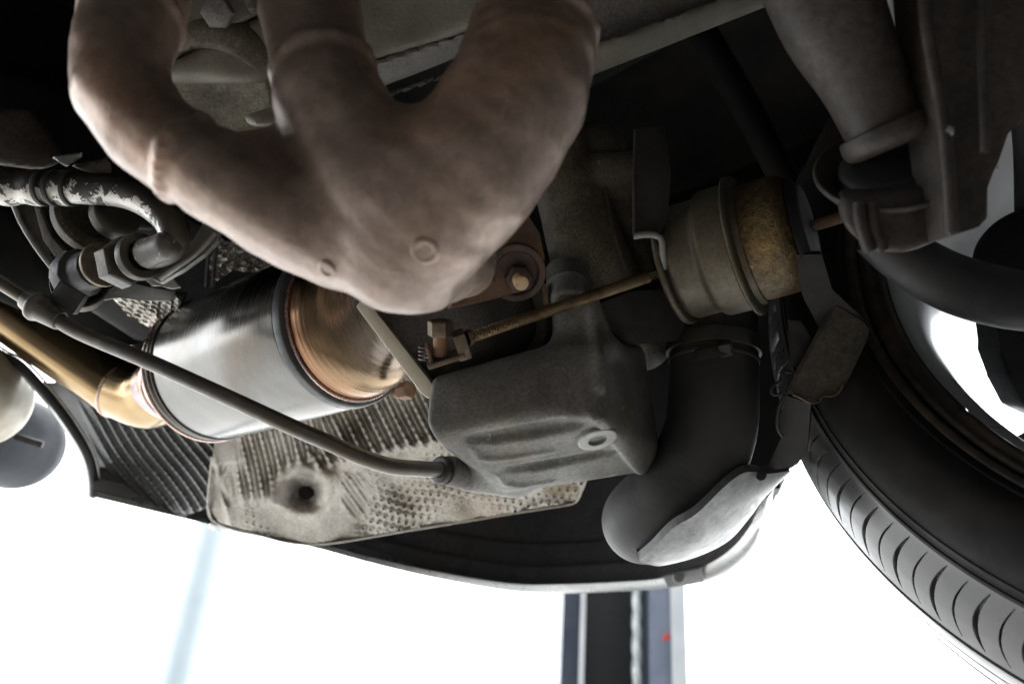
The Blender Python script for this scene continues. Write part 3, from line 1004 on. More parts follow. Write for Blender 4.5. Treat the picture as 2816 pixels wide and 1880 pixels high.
def mani(p):
    body = smin(smin(sd_chain(p, RB2, rb2), sd_chain(p, RC2, rc2), .018), sd_chain(p, RD, rd), .010)
    body = smin(body, sd_chain(p, *RE), .010)
    body = smin(body, sd_chain(p, RA2, ra2), .010)
    body = smin(body, sd_chain(p, *RF), .007)
    d = body
    for P_, r_ in ((RA, ra), (RB, rb), (RC, rc)):
        d = smin(d, sd_chain(p, P_, r_), .0013)
    for (q, ax_, R, r, k) in welds:
        g = sd_torus(p, q, ax_, R, r) - .0006 * np.sin(p[:, 0] * 900 + p[:, 2] * 700) * np.sin(p[:, 1] * 800)
        d = smin(d, g, k)
    return d + wob(p, .0008, 70) + wob(p, .00028, 210)


def ringat(P, R, i, f, rr, k, grow=1.0, tilt=(0, 0, 0)):
    q = P[i] * (1 - f) + P[i + 1] * f
    r = R[i] * (1 - f) + R[i + 1] * f
    return (q, nrm(nrm(P[i + 1] - P[i]) + np.array(tilt)), r * grow, rr, k)


welds = [ringat(RA, ra, 5, .05, .0022, .0030, .985, (.12, .05, 0)), ringat(RB, rb, 2, .72, .0026, .0035, 1.0, (-.12, 0, .1)), ringat(RC, rc, 2, -.25, .0030, .0035, 1.02, (.12, 0, .1)), ringat(RC, rc, 2, .75, .0018, .003, 1.09, (.25, 0, .1)), ringat(RA, ra, 1, .3, .0015, .004)]
allp = np.vstack([RA, RB, RC, RD, RA2, RB2, RC2])
t = Thing('exhaust_manifold', 'brown heat scaled exhaust manifold with three pipes merging into one', 'manifold')
sh = nets(mani, allp.min(0) - .036, allp.max(0) + .036, .0017)
mi = t.add('casting', sh, M['manifold'], auto=70)
for (u, v, R) in ((1168, 692, .0048), (900, 742, .0036)):
    p, n = hit(mani, u, v)
    t.add('cast_mark', lathe(p - n * .0022, n, rprof([(0, R * .5), (.002, R * .55), (.0030, R * .8), (.0026, R * 1.15), (.0008, R * 1.5)], .001), 28), M['manifold'], mi)
t.done()

# ------------------------------------------------------------------ cast oil tank with neck, boss and pipe socket
tp = [(1190, 1040, .520), (1172, 1168, .505), (1196, 1215, .505), (1240, 1245, .513), (1385, 1350, .545), (1440, 1352, .550), (1772, 1296, .570), (1806, 1235, .575), (1772, 955, .595),
      (1648, 950, .510), (1660, 1160, .497), (1535, 940, .523), (1450, 1120, .494), (1300, 1165, .497),
      (1200, 1030, .60), (1385, 1335, .61), (1772, 950, .66), (1765, 1290, .63)]
tank_h = hull([V(*q) for q in tp], .003)
neck_h = hull([V(*q) for q in ((1512, 722, .548), (1560, 712, .54), (1612, 728, .545), (1650, 830, .53), (1700, 960, .525), (1522, 960, .528), (1520, 840, .536),
                               (1512, 722, .59), (1612, 728, .59), (1700, 960, .60), (1522, 960, .60))], .006)


def tank0(p):
    d = smin(tank_h(p), neck_h(p), .012)
    return d


gr1 = [hit(tank0, u, v)[0] for u, v in ((1290, 1206), (1360, 1203), (1450, 1188), (1540, 1172), (1600, 1165))]
gr2 = [hit(tank0, u, v)[0] for u, v in ((1400, 1290), (1470, 1284), (1560, 1268), (1650, 1250), (1700, 1242))]
rg = [hit(tank0, u, v)[0] for u, v in ((1575, 1092), (1584, 1120), (1602, 1146), (1640, 1180), (1680, 1235), (1742, 1286))]
rg2 = [hit(tank0, u, v)[0] for u, v in ((1300, 1232), (1320, 1256), (1350, 1262), (1420, 1254), (1520, 1238))]
rg3 = [hit(tank0, u, v)[0] for u, v in ((1374, 1306), (1392, 1328), (1425, 1334), (1520, 1322))]
rg4 = [hit(tank0, u, v)[0] for u, v in ((1626, 835), (1640, 900), (1648, 980), (1650, 1060))]


bn = nrm(np.cross(V(1568, 1088, 1), V(1742, 1290, 1)))
bn = -bn if np.dot(bn, V(1750, 1200, 1)) > 0 else bn
bn2 = nrm(np.cross(V(1480, 1105, 1), V(1720, 1070, 1)))
bn2 = -bn2 if np.dot(bn2, V(1600, 1200, 1)) > 0 else bn2


def tank(p):
    d = tank0(p)
    d = smax(d, -sd_chain(p, gr1, [.002, .0044, .0050, .0042, .002]), .004)
    d = smax(d, -sd_chain(p, gr2, [.002, .0042, .0048, .0042, .002]), .004)
    band = smax(smax(d - .0020, p @ bn, .0008), p @ bn2 * .12, .004)
    d = smin(d, band, .0012)
    d = smin(d, sd_chain(p, rg2, [.0012, .002, .002, .0018, .001]), .003)
    d = smin(d, sd_chain(p, rg3, [.0012, .002, .002, .001]), .003)
    d = smin(d, sd_chain(p, rg4, [.002, .003, .003, .002]), .006)
    d = smin(d, sd_chain(p, [V(1290, 1306, .549), V(1420, 1318, .575)], [.0105, .012]), .008)
    return d


allp = np.array([V(*q) for q in tp] + [V(1512, 700, .53)])
t = Thing('oil_tank', 'grey cast aluminium oil tank with round boss in the middle of the scene', 'oil tank')
t.add('casting', nets(tank, allp.min(0) - .012, allp.max(0) + .012, .0015), M['cast'], auto=60)
p, n = hit(tank, 1642, 1203)
bo = t.add('plug_boss', lathe(p - n * .004, n, rprof([(0, .0125), (.0055, .0122), (.0062, .0112), (.0062, .0058), (-.002, .0050), (-.002, 0)], .0007), 56), M['brkt'])
t.add('plug_hole', lathe(p - n * .0035, n, rprof([(-.002, .0052), (.0006, .0052), (.0006, 0)], .0003), 24), M['black'], bo)
# neck bolt: socket head standing on the neck
nb0, nb1 = V(1568, 828, .538), V(1545, 728, .548)
na = nrm(np.array([.06, -.75, .62]))
c0 = V(1552, 742, .548)
bi = t.add('neck_boss', lathe(c0, na, rprof([(0, .012), (.012, .0125), (.014, .0135), (.016, .0125), (.028, .0120), (.030, .0105), (.030, .0055), (.022, .0052), (.022, 0)], .001), 40), M['cast'])
t.add('socket', lathe(c0 + na * .0225, na, [(0, .005), (.004, .005), (.004, 0)], 6), M['black'], bi)
# pipe socket
s0, s1 = V(1226, 1292, .536), V(1330, 1312, .560)
sa = nrm(s1 - s0)
t.add('pipe_socket', lathe(s0, sa, rprof([(0, .0), (0, .0092), (.004, .0096), (.03, .0108), (.034, .011)], .0006), 48), M['castgrey'])
t.done()

# ------------------------------------------------------------------ thin grey pipe running to the tank
t = Thing('oil_pipe', 'thin grey steel pipe crossing diagonally in front of the converter', 'pipe')
pp = [V(-60, 738, .560), V(60, 812, .555), V(140, 866, .55), V(220, 914, .545), V(400, 990, .53), V(600, 1080, .52), V(800, 1172, .51), V(900, 1215, .508), V(990, 1254, .51), V(1070, 1280, .518), V(1150, 1288, .527), V(1222, 1291, .535)]
t.add('tube', tube(pp, .0049, 28, .004), M['pipe'])
t.add('seal_collar', lathe(V(1206, 1290, .533), sa, rprof([(0, .0052), (0, .0085), (.0052, .0088), (.0052, .0055)], .0012), 40), M['rubber'])
pa = nrm(pp[3] - pp[1])
c = V(112, 848, .552)
sl = t.add('clamp_sleeve', lathe(c - pa * .013, pa, rprof([(0, .0052), (0, .0066), (.007, .0078), (.008, .0098), (.011, .0104), (.014, .0085), (.022, .0074), (.030, .0064), (.030, .0052)], .0012), 36), M['pipe'])
t.add('clamp_tab', box(c + pa * .006 + np.array([.012, .010, -.003]), pa * .011, np.array([.004, .006, 0]), np.array([0, 0, .003]), .001), M['hexdark'], sl)
t.done()

# ------------------------------------------------------------------ wastegate actuator
R0, R1 = V(1240, 945, .490), V(1822, 748, .548)
ra_ = nrm(R1 - R0)
t = Thing('wastegate_actuator', 'gold and grey wastegate actuator canister with long threaded rod', 'actuator')
K0 = V(1885, 720, .56)
ka = nrm(np.array([.84, .22, .46]))
Rk = 168 * .54 / FPX
t.add('canister', lathe(K0, ka, rprof([(-.004, 0), (-.004, Rk - .004), (.0, Rk - .0005), (.016, Rk - .001), (.020, Rk + .0025), (.038, Rk + .0025), (.046, Rk)], .002, 5), 96), M['can'])
t.add('mounting_flange', lathe(K0 - ka * .008, ka, rprof([(0, 0), (0, Rk + .001), (.0022, Rk + .0022), (.0044, Rk + .001), (.0044, Rk - .006)], .0008), 96), M['can'])
t.add('crimp_ring', lathe(K0 + ka * .037, ka, rprof([(0, Rk), (.001, Rk + .0062), (.0025, Rk + .0074), (.0045, Rk + .0062), (.006, Rk - .001)], .001), 96), M['can'])
t.add('dome', lathe(K0 + ka * .042, ka, rprof([(0, Rk - .002), (.004, Rk - .001), (.027, Rk - .0015), (.034, Rk - .010), (.037, Rk - .02), (.037, 0)], .006, 6), 96), M['gold'])
t.add('shaded_end', lathe(K0 + ka * .0745, ka, rprof([(0, Rk - .006), (.0015, Rk - .007), (.006, Rk - .012), (.008, 0)], .002), 72), M['black'])  # black disc paints in the shade on the right end of the dome
nz = K0 + ka * .078
t.add('hose_nipple', tube([nz, nz + ka * .006, nz + ka * .012 + np.array([.012, .004, 0]), nz + np.array([.03, .01, .0])], .0036, 20, .003), M['rust'])
# rod
S1 = R0 + ra_ * .0105
rod_a, rod_b = R0 + ra_ * .020, R0 + ra_ * .044
thr = lambda s, th: .00042 * np.sign(np.sin(2 * math.pi * s / .00155 + th))
tube_thr = tube([rod_a - ra_ * .008, rod_b], .0030, 20, .00035, True, lambda s, th: .0006 * np.sin(2 * math.pi * s / .0019 + th))
ro = t.add('rod', tube([rod_b, rod_b + ra_ * .004, R1 - ra_ * .03, R1 - ra_ * .012], [.0032, .0036, .0037, .0037], 28, .004), M['rod'])
t.add('rod_thread', tube_thr, M['rod'], ro)
t.add('plunger', tube([R1 - ra_ * .014, R1 + ra_ * .018], .0031, 24, .004), M['rodbright'], ro)
# clevis: bent U plate, upright bolt through it
cx_ = nrm(np.array([.945, .30, -.06]))
cy_ = nrm(np.array([.02, .97, .22]))
cy_ = nrm(cy_ - cx_ * np.dot(cx_, cy_))
cz_ = np.cross(cx_, cy_)
px = .49 / FPX
cl = V(1226, 984, .490)
cb = t.add('clevis', merge(box(cl, cx_ * 52 * px, cy_ * 7 * px, cz_ * 44 * px, .0006),
                           box(V(1269, 947, .490), cx_ * 17 * px, cy_ * 36 * px, cz_ * 42 * px, .0008)), M['clevis'])
t.add('lug', box(V(1181, 972, .490), cx_ * 5 * px, cy_ * 24 * px, cz_ * 40 * px, .0006), M['rust'], cb)
bx_ = nrm(np.array([.01, .97, .20]))
t.add('clevis_bolt', lathe(V(1211, 978, .487), bx_, rprof([(0, 0), (0, 20 * px), (60 * px, 19.5 * px), (66 * px, 22 * px)], .0004), 28), M['rust'], cb)
t.add('bolt_head', lathe(V(1212, 924, .487), bx_, rprof([(0, 0), (0, 32 * px), (3 * px, 36 * px), (40 * px, 36 * px), (45 * px, 31 * px), (46 * px, 0)], .0006), 6, None, np.array([.45, .1, 1])), M['clevis'], cb)
t.add('return_spring', tube([V(1166, 972, .492) + np.array([.0028 * math.cos(a), -.004 + a * .00036, .0028 * math.sin(a)]) for a in np.linspace(0, 8 * math.pi, 70)], .0006, 8, .001), M['hexdark'], cb)
t.add('lock_nut', lathe(R0 + ra_ * .0105, ra_, rprof([(0, 0), (0, .0048), (.003, .0048), (.003, 0)], .0005), 6), M['clevis'], cb)
t.add('pin_hole', lathe(cl - cy_ * 7.2 * px + cz_ * 4 * px, -cy_, [(0, .0009), (.0002, .0009), (.0002, 0)], 14), M['black'], cb)
# mounting bracket strap in front of the can
bk = [V(u, v, d) for u, v, d in ((1746, 352, .535), (1830, 345, .54), (1845, 480, .535), (1838, 600, .53), (1812, 655, .528), (1790, 648, .528), (1742, 642, .528), (1743, 500, .53))]
b1 = t.add('bracket', plate(bk, .004, .001), M['soot'], label='black strap bracket above the rod')
t.add('bracket_lip', tube([V(1742, 650, .527), V(1770, 645, .526), V(1796, 646, .526), V(1818, 656, .526), V(1822, 690, .527), V(1826, 740, .53)], .0022, 10, .003), M['brkt'], b1)
t.done()

# ------------------------------------------------------------------ charge air hose with clamp
t = Thing('charge_hose', 'thick black rubber hose elbow bending down beside the oil tank', 'hose')
hp = [V(1962, 850, .610), V(1962, 960, .600), V(1962, 1080, .590), V(1952, 1190, .585), V(1910, 1290, .585), V(1845, 1370, .590), V(1785, 1420, .605), V(1768, 1436, .64), V(1790, 1430, .70)]
t.add('elbow', tube(hp, [.0305, .0305, .0308, .031, .0312, .0312, .031, .030, .030], 72, .0011, True, lambda s, th: .00003 * np.sin(s * 2 * math.pi / .0042)), M['hose'])
ha = nrm(hp[2] - hp[0])
c = V(1962, 955, .6005)
ci = t.add('hose_clamp', lathe(c - ha * .0055, ha, rprof([(0, .0306), (0, .0330), (.011, .0330), (.011, .0306)], .0006), 72), M['hexdark'])
c2 = V(1996, 958, .563)
t.add('clamp_housing', box(V(1955, 968, .563), nrm(np.array([.98, .18, 0])) * .0105, UPC * .0042, np.array([0, 0, .003]), .0012), M['hexdark'], ci)
t.add('clamp_screw', lathe(c2, nrm(np.array([.9, .2, .4])), rprof([(-.004, 0), (-.004, .0055), (.004, .0055), (.004, .003), (.002, .003), (.002, 0)], .0006), 6), M['hexdark'], ci)
t.add('raised_band', lathe(c + ha * .0085, ha, rprof([(0, .0306), (.0008, .0316), (.0032, .0316), (.004, .0306)], .0004), 72), M['hose'], 0)
t.done()

# ------------------------------------------------------------------ wheel: tyre with cut tread, alloy rim, dark hub parts
CW = np.array([.4302, .1094, -.4555])
WX, WY = frame(AX)
TS = np.array([-.004, -.012, -.021, -.0225, -.018, -.008, 0, .012, .026, .043, .07, .092, .13, .17, .2, .228, .245, .262, .268, .262, .248])
TR = np.array([.2395, .245, .258, .270, .285, .295, .3005, .312, .321, .3277, .3312, .3330, .3346, .3340, .3325, .326, .316, .299, .275, .255, .2395])


def wheel_pt(s, r, th):
    s, r, th = np.broadcast_arrays(s, r, th)
    return CW + s[..., None] * AX + r[..., None] * (np.cos(th)[..., None] * WX + np.sin(th)[..., None] * WY)


def tyre_mesh(k0, k1, groove):
    S = np.r_[np.linspace(0, 5.55, 26), np.linspace(5.6, 9.5, 120), np.linspace(9.53, 12.2, 96), np.linspace(12.3, 15, 24), np.linspace(15.1, 20, 20)]
    S = S[(S >= k0) & (S <= k1)]
    i = np.arange(len(TS))
    # smooth the polyline by sampling a spline
    sp = spline(np.c_[TS, TR, np.zeros(len(TS))])
    j = np.linspace(0, 20, len(sp))
    s, r = np.interp(S, j, sp[:, 0]), np.interp(S, j, sp[:, 1])
    th = np.r_[np.arange(0, 2.75, .012), np.arange(2.75, 3.85, .0010), np.arange(3.85, 2 * math.pi - .006, .012)] if groove else np.linspace(0, 2 * math.pi, 400, endpoint=False)
    T, Sg = np.meshgrid(th, s, indexing='ij')
    Rg = np.broadcast_to(r, T.shape).copy()
    if groove:
        per = 2 * math.pi / 74
        dep = np.zeros(T.shape)
        for off, w0 in ((3.2712, .0042), (3.2276, .0017)):
            off_s = np.where(Sg < .0165, -62 * (Sg - .0165) ** 2, -58 * (Sg - .0165) ** 2)
            ph = T - (off + off_s)
            ph = (ph + per / 2) % per - per / 2
            x = np.clip((Sg - .001) / .0345, 0, 1)
            w = w0 * np.sin(math.pi * x) ** .8 * ((Sg > .001) & (Sg < .0355))
            dep = np.maximum(dep, .0045 * ss(1.25, .75, np.abs(ph) / np.maximum(w, 1e-6)) * (w > 0))
        for g, w, dd in ((.0415, .0017, .012), (.064, .0010, .004), (.0885, .0018, .012), (.110, .0010, .004), (.128, .0030, .006), (.172, .003, .006), (.212, .0022, .006)):
            dep = np.maximum(dep, dd * ss(1.3, .7, np.abs(Sg - g) / w))
        Rg -= dep
    P = wheel_pt(Sg, Rg, T)
    n, m = T.shape
    a = np.arange(n)[:, None] * m + np.arange(m - 1)[None]
    b = ((np.arange(n) + 1) % n)[:, None] * m + np.arange(m - 1)[None]
    f = np.stack([a, a + 1, b + 1, b], -1).reshape(-1, 4)
    return P.reshape(-1, 3), f.tolist(), None


t = Thing('wheel', 'rear wheel with shiny black tyre tread and silver alloy rim', 'wheel', base=W(CW))
ty = t.add('tyre', tyre_mesh(5.5, 20, True), M['tyre'], auto=50)
t.add('sidewall', tyre_mesh(0, 5.56, False), M['sidewall'], ty)
for r0, s0 in ((.2985, -.0032), (.2945, -.0085), (.252, -.0172)):
    t.add('rib', lathe(CW, AX, [(s0 - .001, r0 - .0012), (s0 - .0014, r0), (s0, r0 + .0012), (s0 + .002, r0 + .0012)], 360), M['sidewall'], ty)
rim_p = [(.002, .2255), (.006, .221), (.02, .2165), (.05, .213), (.12, .212), (.19, .2145), (.214, .219), (.222, .2235), (.226, .2245), (.2275, .2268), (.2312, .2272), (.2328, .2298), (.2375, .2305), (.240, .2330), (.247, .2385), (.251, .2395)]
ri = t.add('rim_barrel', lathe(CW, AX, rim_p, 240), M['rim'])
t.add('rim_flange', lathe(CW, AX, rprof([(-.0035, .2396), (-.0075, .2400), (-.0085, .2360), (-.0045, .2330), (-.0035, .2285), (.003, .2258)], .0015), 240), M['flange'], ri)
t.add('bead_ridge', lathe(CW, AX, rprof([(-.006, .2405), (-.0135, .2425), (-.0145, .2465), (-.0115, .249)], .0015), 240), M['flange'], ty)
# spokes stand clear of the bright window
ray = V(2745, 1050, 1.0)
k = np.dot(CW + AX * .235, AX) / np.dot(ray, AX)
q = ray * k - CW
thw = math.atan2(np.dot(q, WY), np.dot(q, WX))
for k in range(5):
    th = thw + .63 + k * 2 * math.pi / 5
    d_, e_ = math.cos(th) * WX + math.sin(th) * WY, -math.sin(th) * WX + math.cos(th) * WY
    rows = []
    for r, w, s in ((.03, .03, .205), (.08, .024, .22), (.15, .022, .228), (.20, .028, .226), (.218, .034, .220)):
        c = CW + d_ * r
        rows.append([c + AX * (s + .012) - e_ * w, c + AX * (s + .014), c + AX * (s + .012) + e_ * w, c + AX * (s - .012) + e_ * w * .8, c + AX * (s - .02), c + AX * (s - .012) - e_ * w * .8, c + AX * (s + .012) - e_ * w])
    t.add('spoke', ribbon(rows), M['rim'], ri)
t.add('hub', lathe(CW, AX, rprof([(.05, 0), (.05, .075), (.19, .075), (.225, .05), (.225, 0)], .01), 48), M['black'], ri)
t.done()
t = Thing('brake_assembly', 'black brake caliper and disc silhouetted inside the silver wheel', 'brake')
t.add('brake_disc', lathe(CW, AX, rprof([(.10, .06), (.10, .155), (.128, .155), (.128, .06)], .002), 120), M['black'])
cp_ = [V(2738, 862, .60), V(2816, 840, .60), V(2950, 900, .60), V(2950, 1180, .60), V(2816, 1118, .60), V(2775, 1040, .60), V(2752, 960, .60)]
t.add('caliper', plate(cp_, .03, .004), M['black'])
t.add('dust_shield', plate([V(2783, 1212, .61), V(2830, 1185, .61), V(2900, 1190, .61), V(2900, 1290, .61)], .004, .001), M['susp'])
t.done()

# ------------------------------------------------------------------ suspension at the upper right
t = Thing('suspension_strut', 'thick dusty tube strut with flared collar at upper right', 'strut')
sp0, sp1 = V(2215, -160, .42), V(2440, 380, .42)
sd_ = nrm(sp1 - sp0)
t.add('tube', tube([V(2200, -160, .42), V(2292, 60, .42), V(2372, 220, .42), sp1], [.0265, .0250, .0205, .0175], 64, .005), M['susp'])
t.add('end_ring', lathe(sp1 - sd_ * .006, sd_, rprof([(0, .019), (0, .0215), (.006, .0222), (.010, .0205), (.012, .016), (.012, 0)], .0025), 64), M['susp'])
cc = V(2436, 455, .435)
t.add('collar', lathe(V(2440, 462, .432), nrm(np.array([-.22, .70, .66])), rprof([(-.014, 0), (-.014, .018), (-.002, .0310), (.0015, .0345), (-.001, .0360), (-.012, .027), (-.02, .022), (-.02, 0)], .002), 72), M['susp'])
t.add('bushing', lathe(V(2440, 440, .430), nrm(np.array([-.22, .70, .66])), rprof([(-.012, .024), (-.004, .023), (-.002, .018), (-.002, 0)], .003), 48), M['rubber'])
hb = [V(u, v, d) for u, v, d in ((2292, 520, .425), (2298, 590, .42), (2330, 640, .415), (2390, 690, .412), (2480, 700, .41), (2600, 655, .41), (2615, 500, .41), (2450, 520, .41), (2330, 545, .415),
                                 (2310, 520, .47), (2330, 640, .47), (2480, 700, .47), (2600, 500, .47))]
hf = hull(hb, .004)
allp = np.array(hb)
t.add('clamp', nets(hf, allp.min(0) - .01, allp.max(0) + .01, .002), M['susp'])
for dx in (0, 34):
    t.add('clamp_rib', tube([V(2362 + dx, 560, .412), V(2368 + dx, 620, .41), V(2392 + dx, 690, .41)], .0032, 12, .004), M['susp'])
t.done()

t = Thing('wheel_upright', 'wide brown grey suspension upright at the right edge', 'upright')
ab = [V(u, v, d) for u, v, d in ((2520, -200, .40), (2545, 100, .395), (2580, 300, .39), (2600, 480, .39), (2612, 655, .39), (2700, 625, .395), (2722, 600, .40), (2716, 500, .40), (2722, 440, .40), (2760, 370, .40), (2820, 285, .395), (2960, 200, .39), (2960, -200, .39))]
bm_arm = plate(ab, .03, .004)
t.add('upright', bm_arm, M['susp'])
t.add('edge_flange', tube([V(2530, -100, .392), V(2552, 100, .388), V(2588, 300, .384), V(2606, 470, .383), V(2616, 640, .384)], .0030, 12, .005), M['susp'])
t.add('web', tube([V(2700, -100, .388), V(2700, 120, .386), V(2706, 330, .386), V(2708, 420, .387)], .0022, 12, .005), M['susp'])
p = V(2602, 362, .383)
t.add('stud', lathe(p, -p, rprof([(-.002, 0), (-.002, .0035), (.002, .003), (.003, 0)], .001), 16), M['brkt'])
t.add('rear_rod', tube([V(2440, -150, .46), V(2480, 60, .46), V(2520, 240, .46)], .0085, 24, .006), M['brkt'])
t.done()

t = Thing('control_arm', 'curved black control arm reaching into the silver wheel', 'control arm')
t.add('arm', tube([V(2400, 640, .47), V(2480, 700, .47), V(2600, 770, .475), V(2720, 810, .48), V(2850, 832, .485), V(3000, 840, .49)], [.0125, .0145, .0162, .017, .017, .017], 40, .005), M['black'])
p = V(2850, 715, .53)
t.add('ball_joint', lathe(p - AX * .02, AX, rprof([(0, 0), (0, .026), (.01, .035), (.035, .035), (.045, .024), (.045, 0)], .006), 48), M['black'])
t.add('link', tube([V(2830, 260, .55), V(2845, 420, .55), V(2850, 700, .54)], .012, 24, .006), M['black'])
t.done()

# lower bracket by the tyre
t = Thing('angled_bracket', 'dark bent sheet metal bracket with rusty torn edge near the tyre', 'bracket')
pl = [V(u, v, d) for u, v, d in ((2262, 905, 0.515), (2300, 840, 0.515), (2375, 885, 0.520), (2390, 905, 0.520), (2386, 930, 0.522), (2340, 1030, 0.530), (2310, 1080, 0.535), (2286, 1090, 0.536), (2262, 1088, 0.534), (2250, 1106, 0.534), (2222, 1106, 0.532), (2180, 1088, 0.530), (2172, 1078, 0.530), (2190, 1040, 0.527))]
t.add('plate', plate(pl, .004, 0), M['grimy'])
pl = [V(u, v, d) for u, v, d in ((2175, 700, 0.500), (2260, 700, 0.500), (2290, 800, 0.510), (2380, 885, 0.522), (2300, 935, 0.530), (2255, 905, 0.525), (2215, 830, 0.515))]
t.add('arm', plate(pl, .005, 0), M['soot'])
pl = [V(u, v, d) for u, v, d in ((2170, 880, 0.530), (2205, 885, 0.530), (2228, 925, 0.530), (2215, 985, 0.535), (2182, 1010, 0.535), (2175, 950, 0.532))]
t.add('tab', plate(pl, .004, 0), M['soot'])
t.add('torn_edge', tube([V(2180, 1084, 0.528), V(2200, 1092, 0.530), V(2225, 1105, 0.530), V(2250, 1105, 0.532), V(2262, 1089, 0.532), V(2290, 1088, 0.533), V(2308, 1078, 0.533), V(2318, 1058, 0.532)], .0008, 8, .002), M['rustdark'])
for (pts) in ([(2150, 1088), (2158, 1026), (2170, 1022), (2178, 1030), (2160, 1080)], [(2146, 1048), (2126, 1060), (2120, 1076), (2128, 1086), (2148, 1082)]):
    t.add('wire_clip', tube([V(u, v, .535) for u, v in pts], .0009, 8, .002), M['soot'])
t.done()

# ------------------------------------------------------------------ engine underside at the top
t = Thing('engine_block', 'oily grey engine underside behind the manifold pipes', 'engine')


def slab(pts, back, k=.003, h=.003):
    P = [V(*q) for q in pts] + [V(q[0], q[1], q[2] + back) for q in pts]
    A = np.array(P)
    return nets(hull(P, k), A.min(0) - .008, A.max(0) + .008, h)


t.add('sump_rail', slab([(1560, 232, .50), (1580, 140, .49), (2140, -60, .50), (2130, 10, .51), (1800, 140, .505)], .03), M['block'])
t.add('sump_side', slab([(1500, 150, .52), (1560, -120, .49), (2200, -160, .49), (2060, 10, .515), (1600, 175, .52)], .05), M['castgrey'])
t.add('oil_pan', slab([(960, -120, .46), (1330, -120, .46), (1330, 60, .47), (1290, 90, .475), (1052, 168, .475), (960, 190, .475)], .05), M['block'])
t.add('pan_flange', slab([(960, 190, .472), (1052, 166, .472), (1300, 80, .472), (1300, 140, .49), (1095, 226, .49), (960, 270, .49)], .02), M['castgrey'])
for k in range(5):
    t.add('fin', slab([(1060 + 42 * k, 262 - 15 * k, .52), (1110 + 42 * k, 236 - 15 * k, .52), (1116 + 42 * k, 246 - 15 * k, .52), (1066 + 42 * k, 272 - 15 * k, .52)], .03, .001), M['hexdark'])
# left: cover plate with seam and round boss
t.add('cover_plate', slab([(430, -120, .47), (740, -120, .47), (740, 25, .475), (470, 165, .475), (440, 150, .475)], .04), M['block'])
t.add('cover_lower', slab([(440, 190, .478), (740, 30, .478), (790, 160, .485), (740, 230, .487), (450, 230, .487)], .04), M['block'])
bc = V(600, 262, .50)
ba = nrm(np.array([-.05, -.55, .6]))
t.add('pan_boss', lathe(bc - ba * .02, ba, rprof([(0, .046), (.012, .046), (.020, .041), (.024, .031), (.018, .026), (.016, 0)], .005, 6), 64), M['castbrown'])
t.add('pan_foot', slab([(680, 345, .47), (665, 320, .475), (790, 280, .47), (790, 320, .465), (730, 352, .465)], .03, .004), M['block'])
p = V(600, 35, .463)
t.add('bolt_head', lathe(p, nrm(np.array([.1, -.4, .9])), rprof([(-.006, 0), (-.006, .0085), (.005, .0085), (.006, 0)], .001), 6), M['castgrey'])
t.add('bracket', slab([(640, -40, .455), (725, -60, .455), (730, 20, .46), (690, 40, .46)], .01, .001), M['susp'])
t.add('gusset', slab([(205, -80, .44), (262, -80, .44), (268, 45, .445), (245, 72, .447), (222, 30, .446)], .02), M['khaki'])
t.done()

# blocks of machinery in the dark at the left
t = Thing('gearbox_housing', 'dark gearbox housing in shadow at the left edge', 'gearbox')
t.add('case', slab([(-200, 120, .66), (320, 280, .68), (560, 560, .70), (420, 640, .70), (120, 520, .66), (-200, 480, .66)], .1, .01, .005), M['dark'])
t.add('ledge', slab([(-120, 300, .60), (90, 300, .62), (180, 440, .62), (120, 470, .61), (-120, 440, .60)], .03, .006), M['susp'])
t.add('scuffed_rib', slab([(140, 432, .57), (228, 418, .57), (232, 428, .57), (182, 460, .57)], .02, .001), M['brkt'])
t.add('rib', slab([(190, 455, .575), (300, 430, .58), (310, 475, .585), (240, 475, .58)], .02, .002), M['susp'])
t.add('lower_case', slab([(-150, 560, .66), (40, 560, .66), (150, 760, .68), (420, 940, .74), (300, 960, .74), (-150, 760, .66)], .06, .008, .005), M['dark'])
t.done()

# ------------------------------------------------------------------ worn coolant pipe with fittings
t = Thing('coolant_pipe', 'bent black pipe with flaking paint showing bare metal at left', 'pipe')
wp = [V(-80, 515, .57), V(60, 516, .565), V(200, 518, .558), V(330, 528, .55), V(415, 562, .542), V(468, 612, .536), V(480, 656, .534), V(452, 688, .540), V(395, 706, .556)]
t.add('tube', tube(wp[2:], [.0100, .0098, .0097, .0097, .0097, .0096, .0094], 40, .003), M['worn'])
t.add('hose_end', tube(wp[:3], [.0118, .0116, .0108], 40, .0025, True, lambda s, th: .0008 * np.sin(s * 2 * math.pi / .022)), M['worn'])
for u, v in ((196, 518), (120, 517), (150, 518)):
    t.add('crimp', lathe(V(u, v, .5585), nrm(wp[2] - wp[1]), rprof([(-.002, .0105), (-.0015, .0118), (.0015, .0118), (.002, .0105)], .0006), 40), M['rubber'])
e0, e1 = V(468, 672, .528), V(380, 706, .548)
ea = nrm(e1 - e0)
t.add('pipe_end', lathe(e0 + ea * .001, ea, rprof([(-.006, 0), (-.006, .006), (-.001, .0092), (.016, .0092), (.024, .0098)], .003, 5), 40), M['wornend'])
t.add('union_ring', lathe(V(392, 702, .546), ea, rprof([(0, .010), (0, .0150), (.006, .0155), (.010, .0130), (.012, .010)], .001), 40), M['hexdark'])
t.add('union_nut', lathe(V(352, 716, .553), ea, rprof([(0, 0), (0, .0150), (.0015, .0165), (.013, .0165), (.0145, .0150), (.0145, 0)], .0008), 6), M['hexdark'])
t.add('washer', lathe(V(285, 726, .565), ea, rprof([(0, 0), (0, .0150), (.0035, .0150), (.0035, 0)], .0008), 40), M['clevis'])
t.add('sensor_body', lathe(V(265, 735, .568), ea, rprof([(0, 0), (0, .0135), (.014, .0135), (.018, .017), (.030, .017), (.032, 0)], .001), 12), M['rubber'])
t.done()

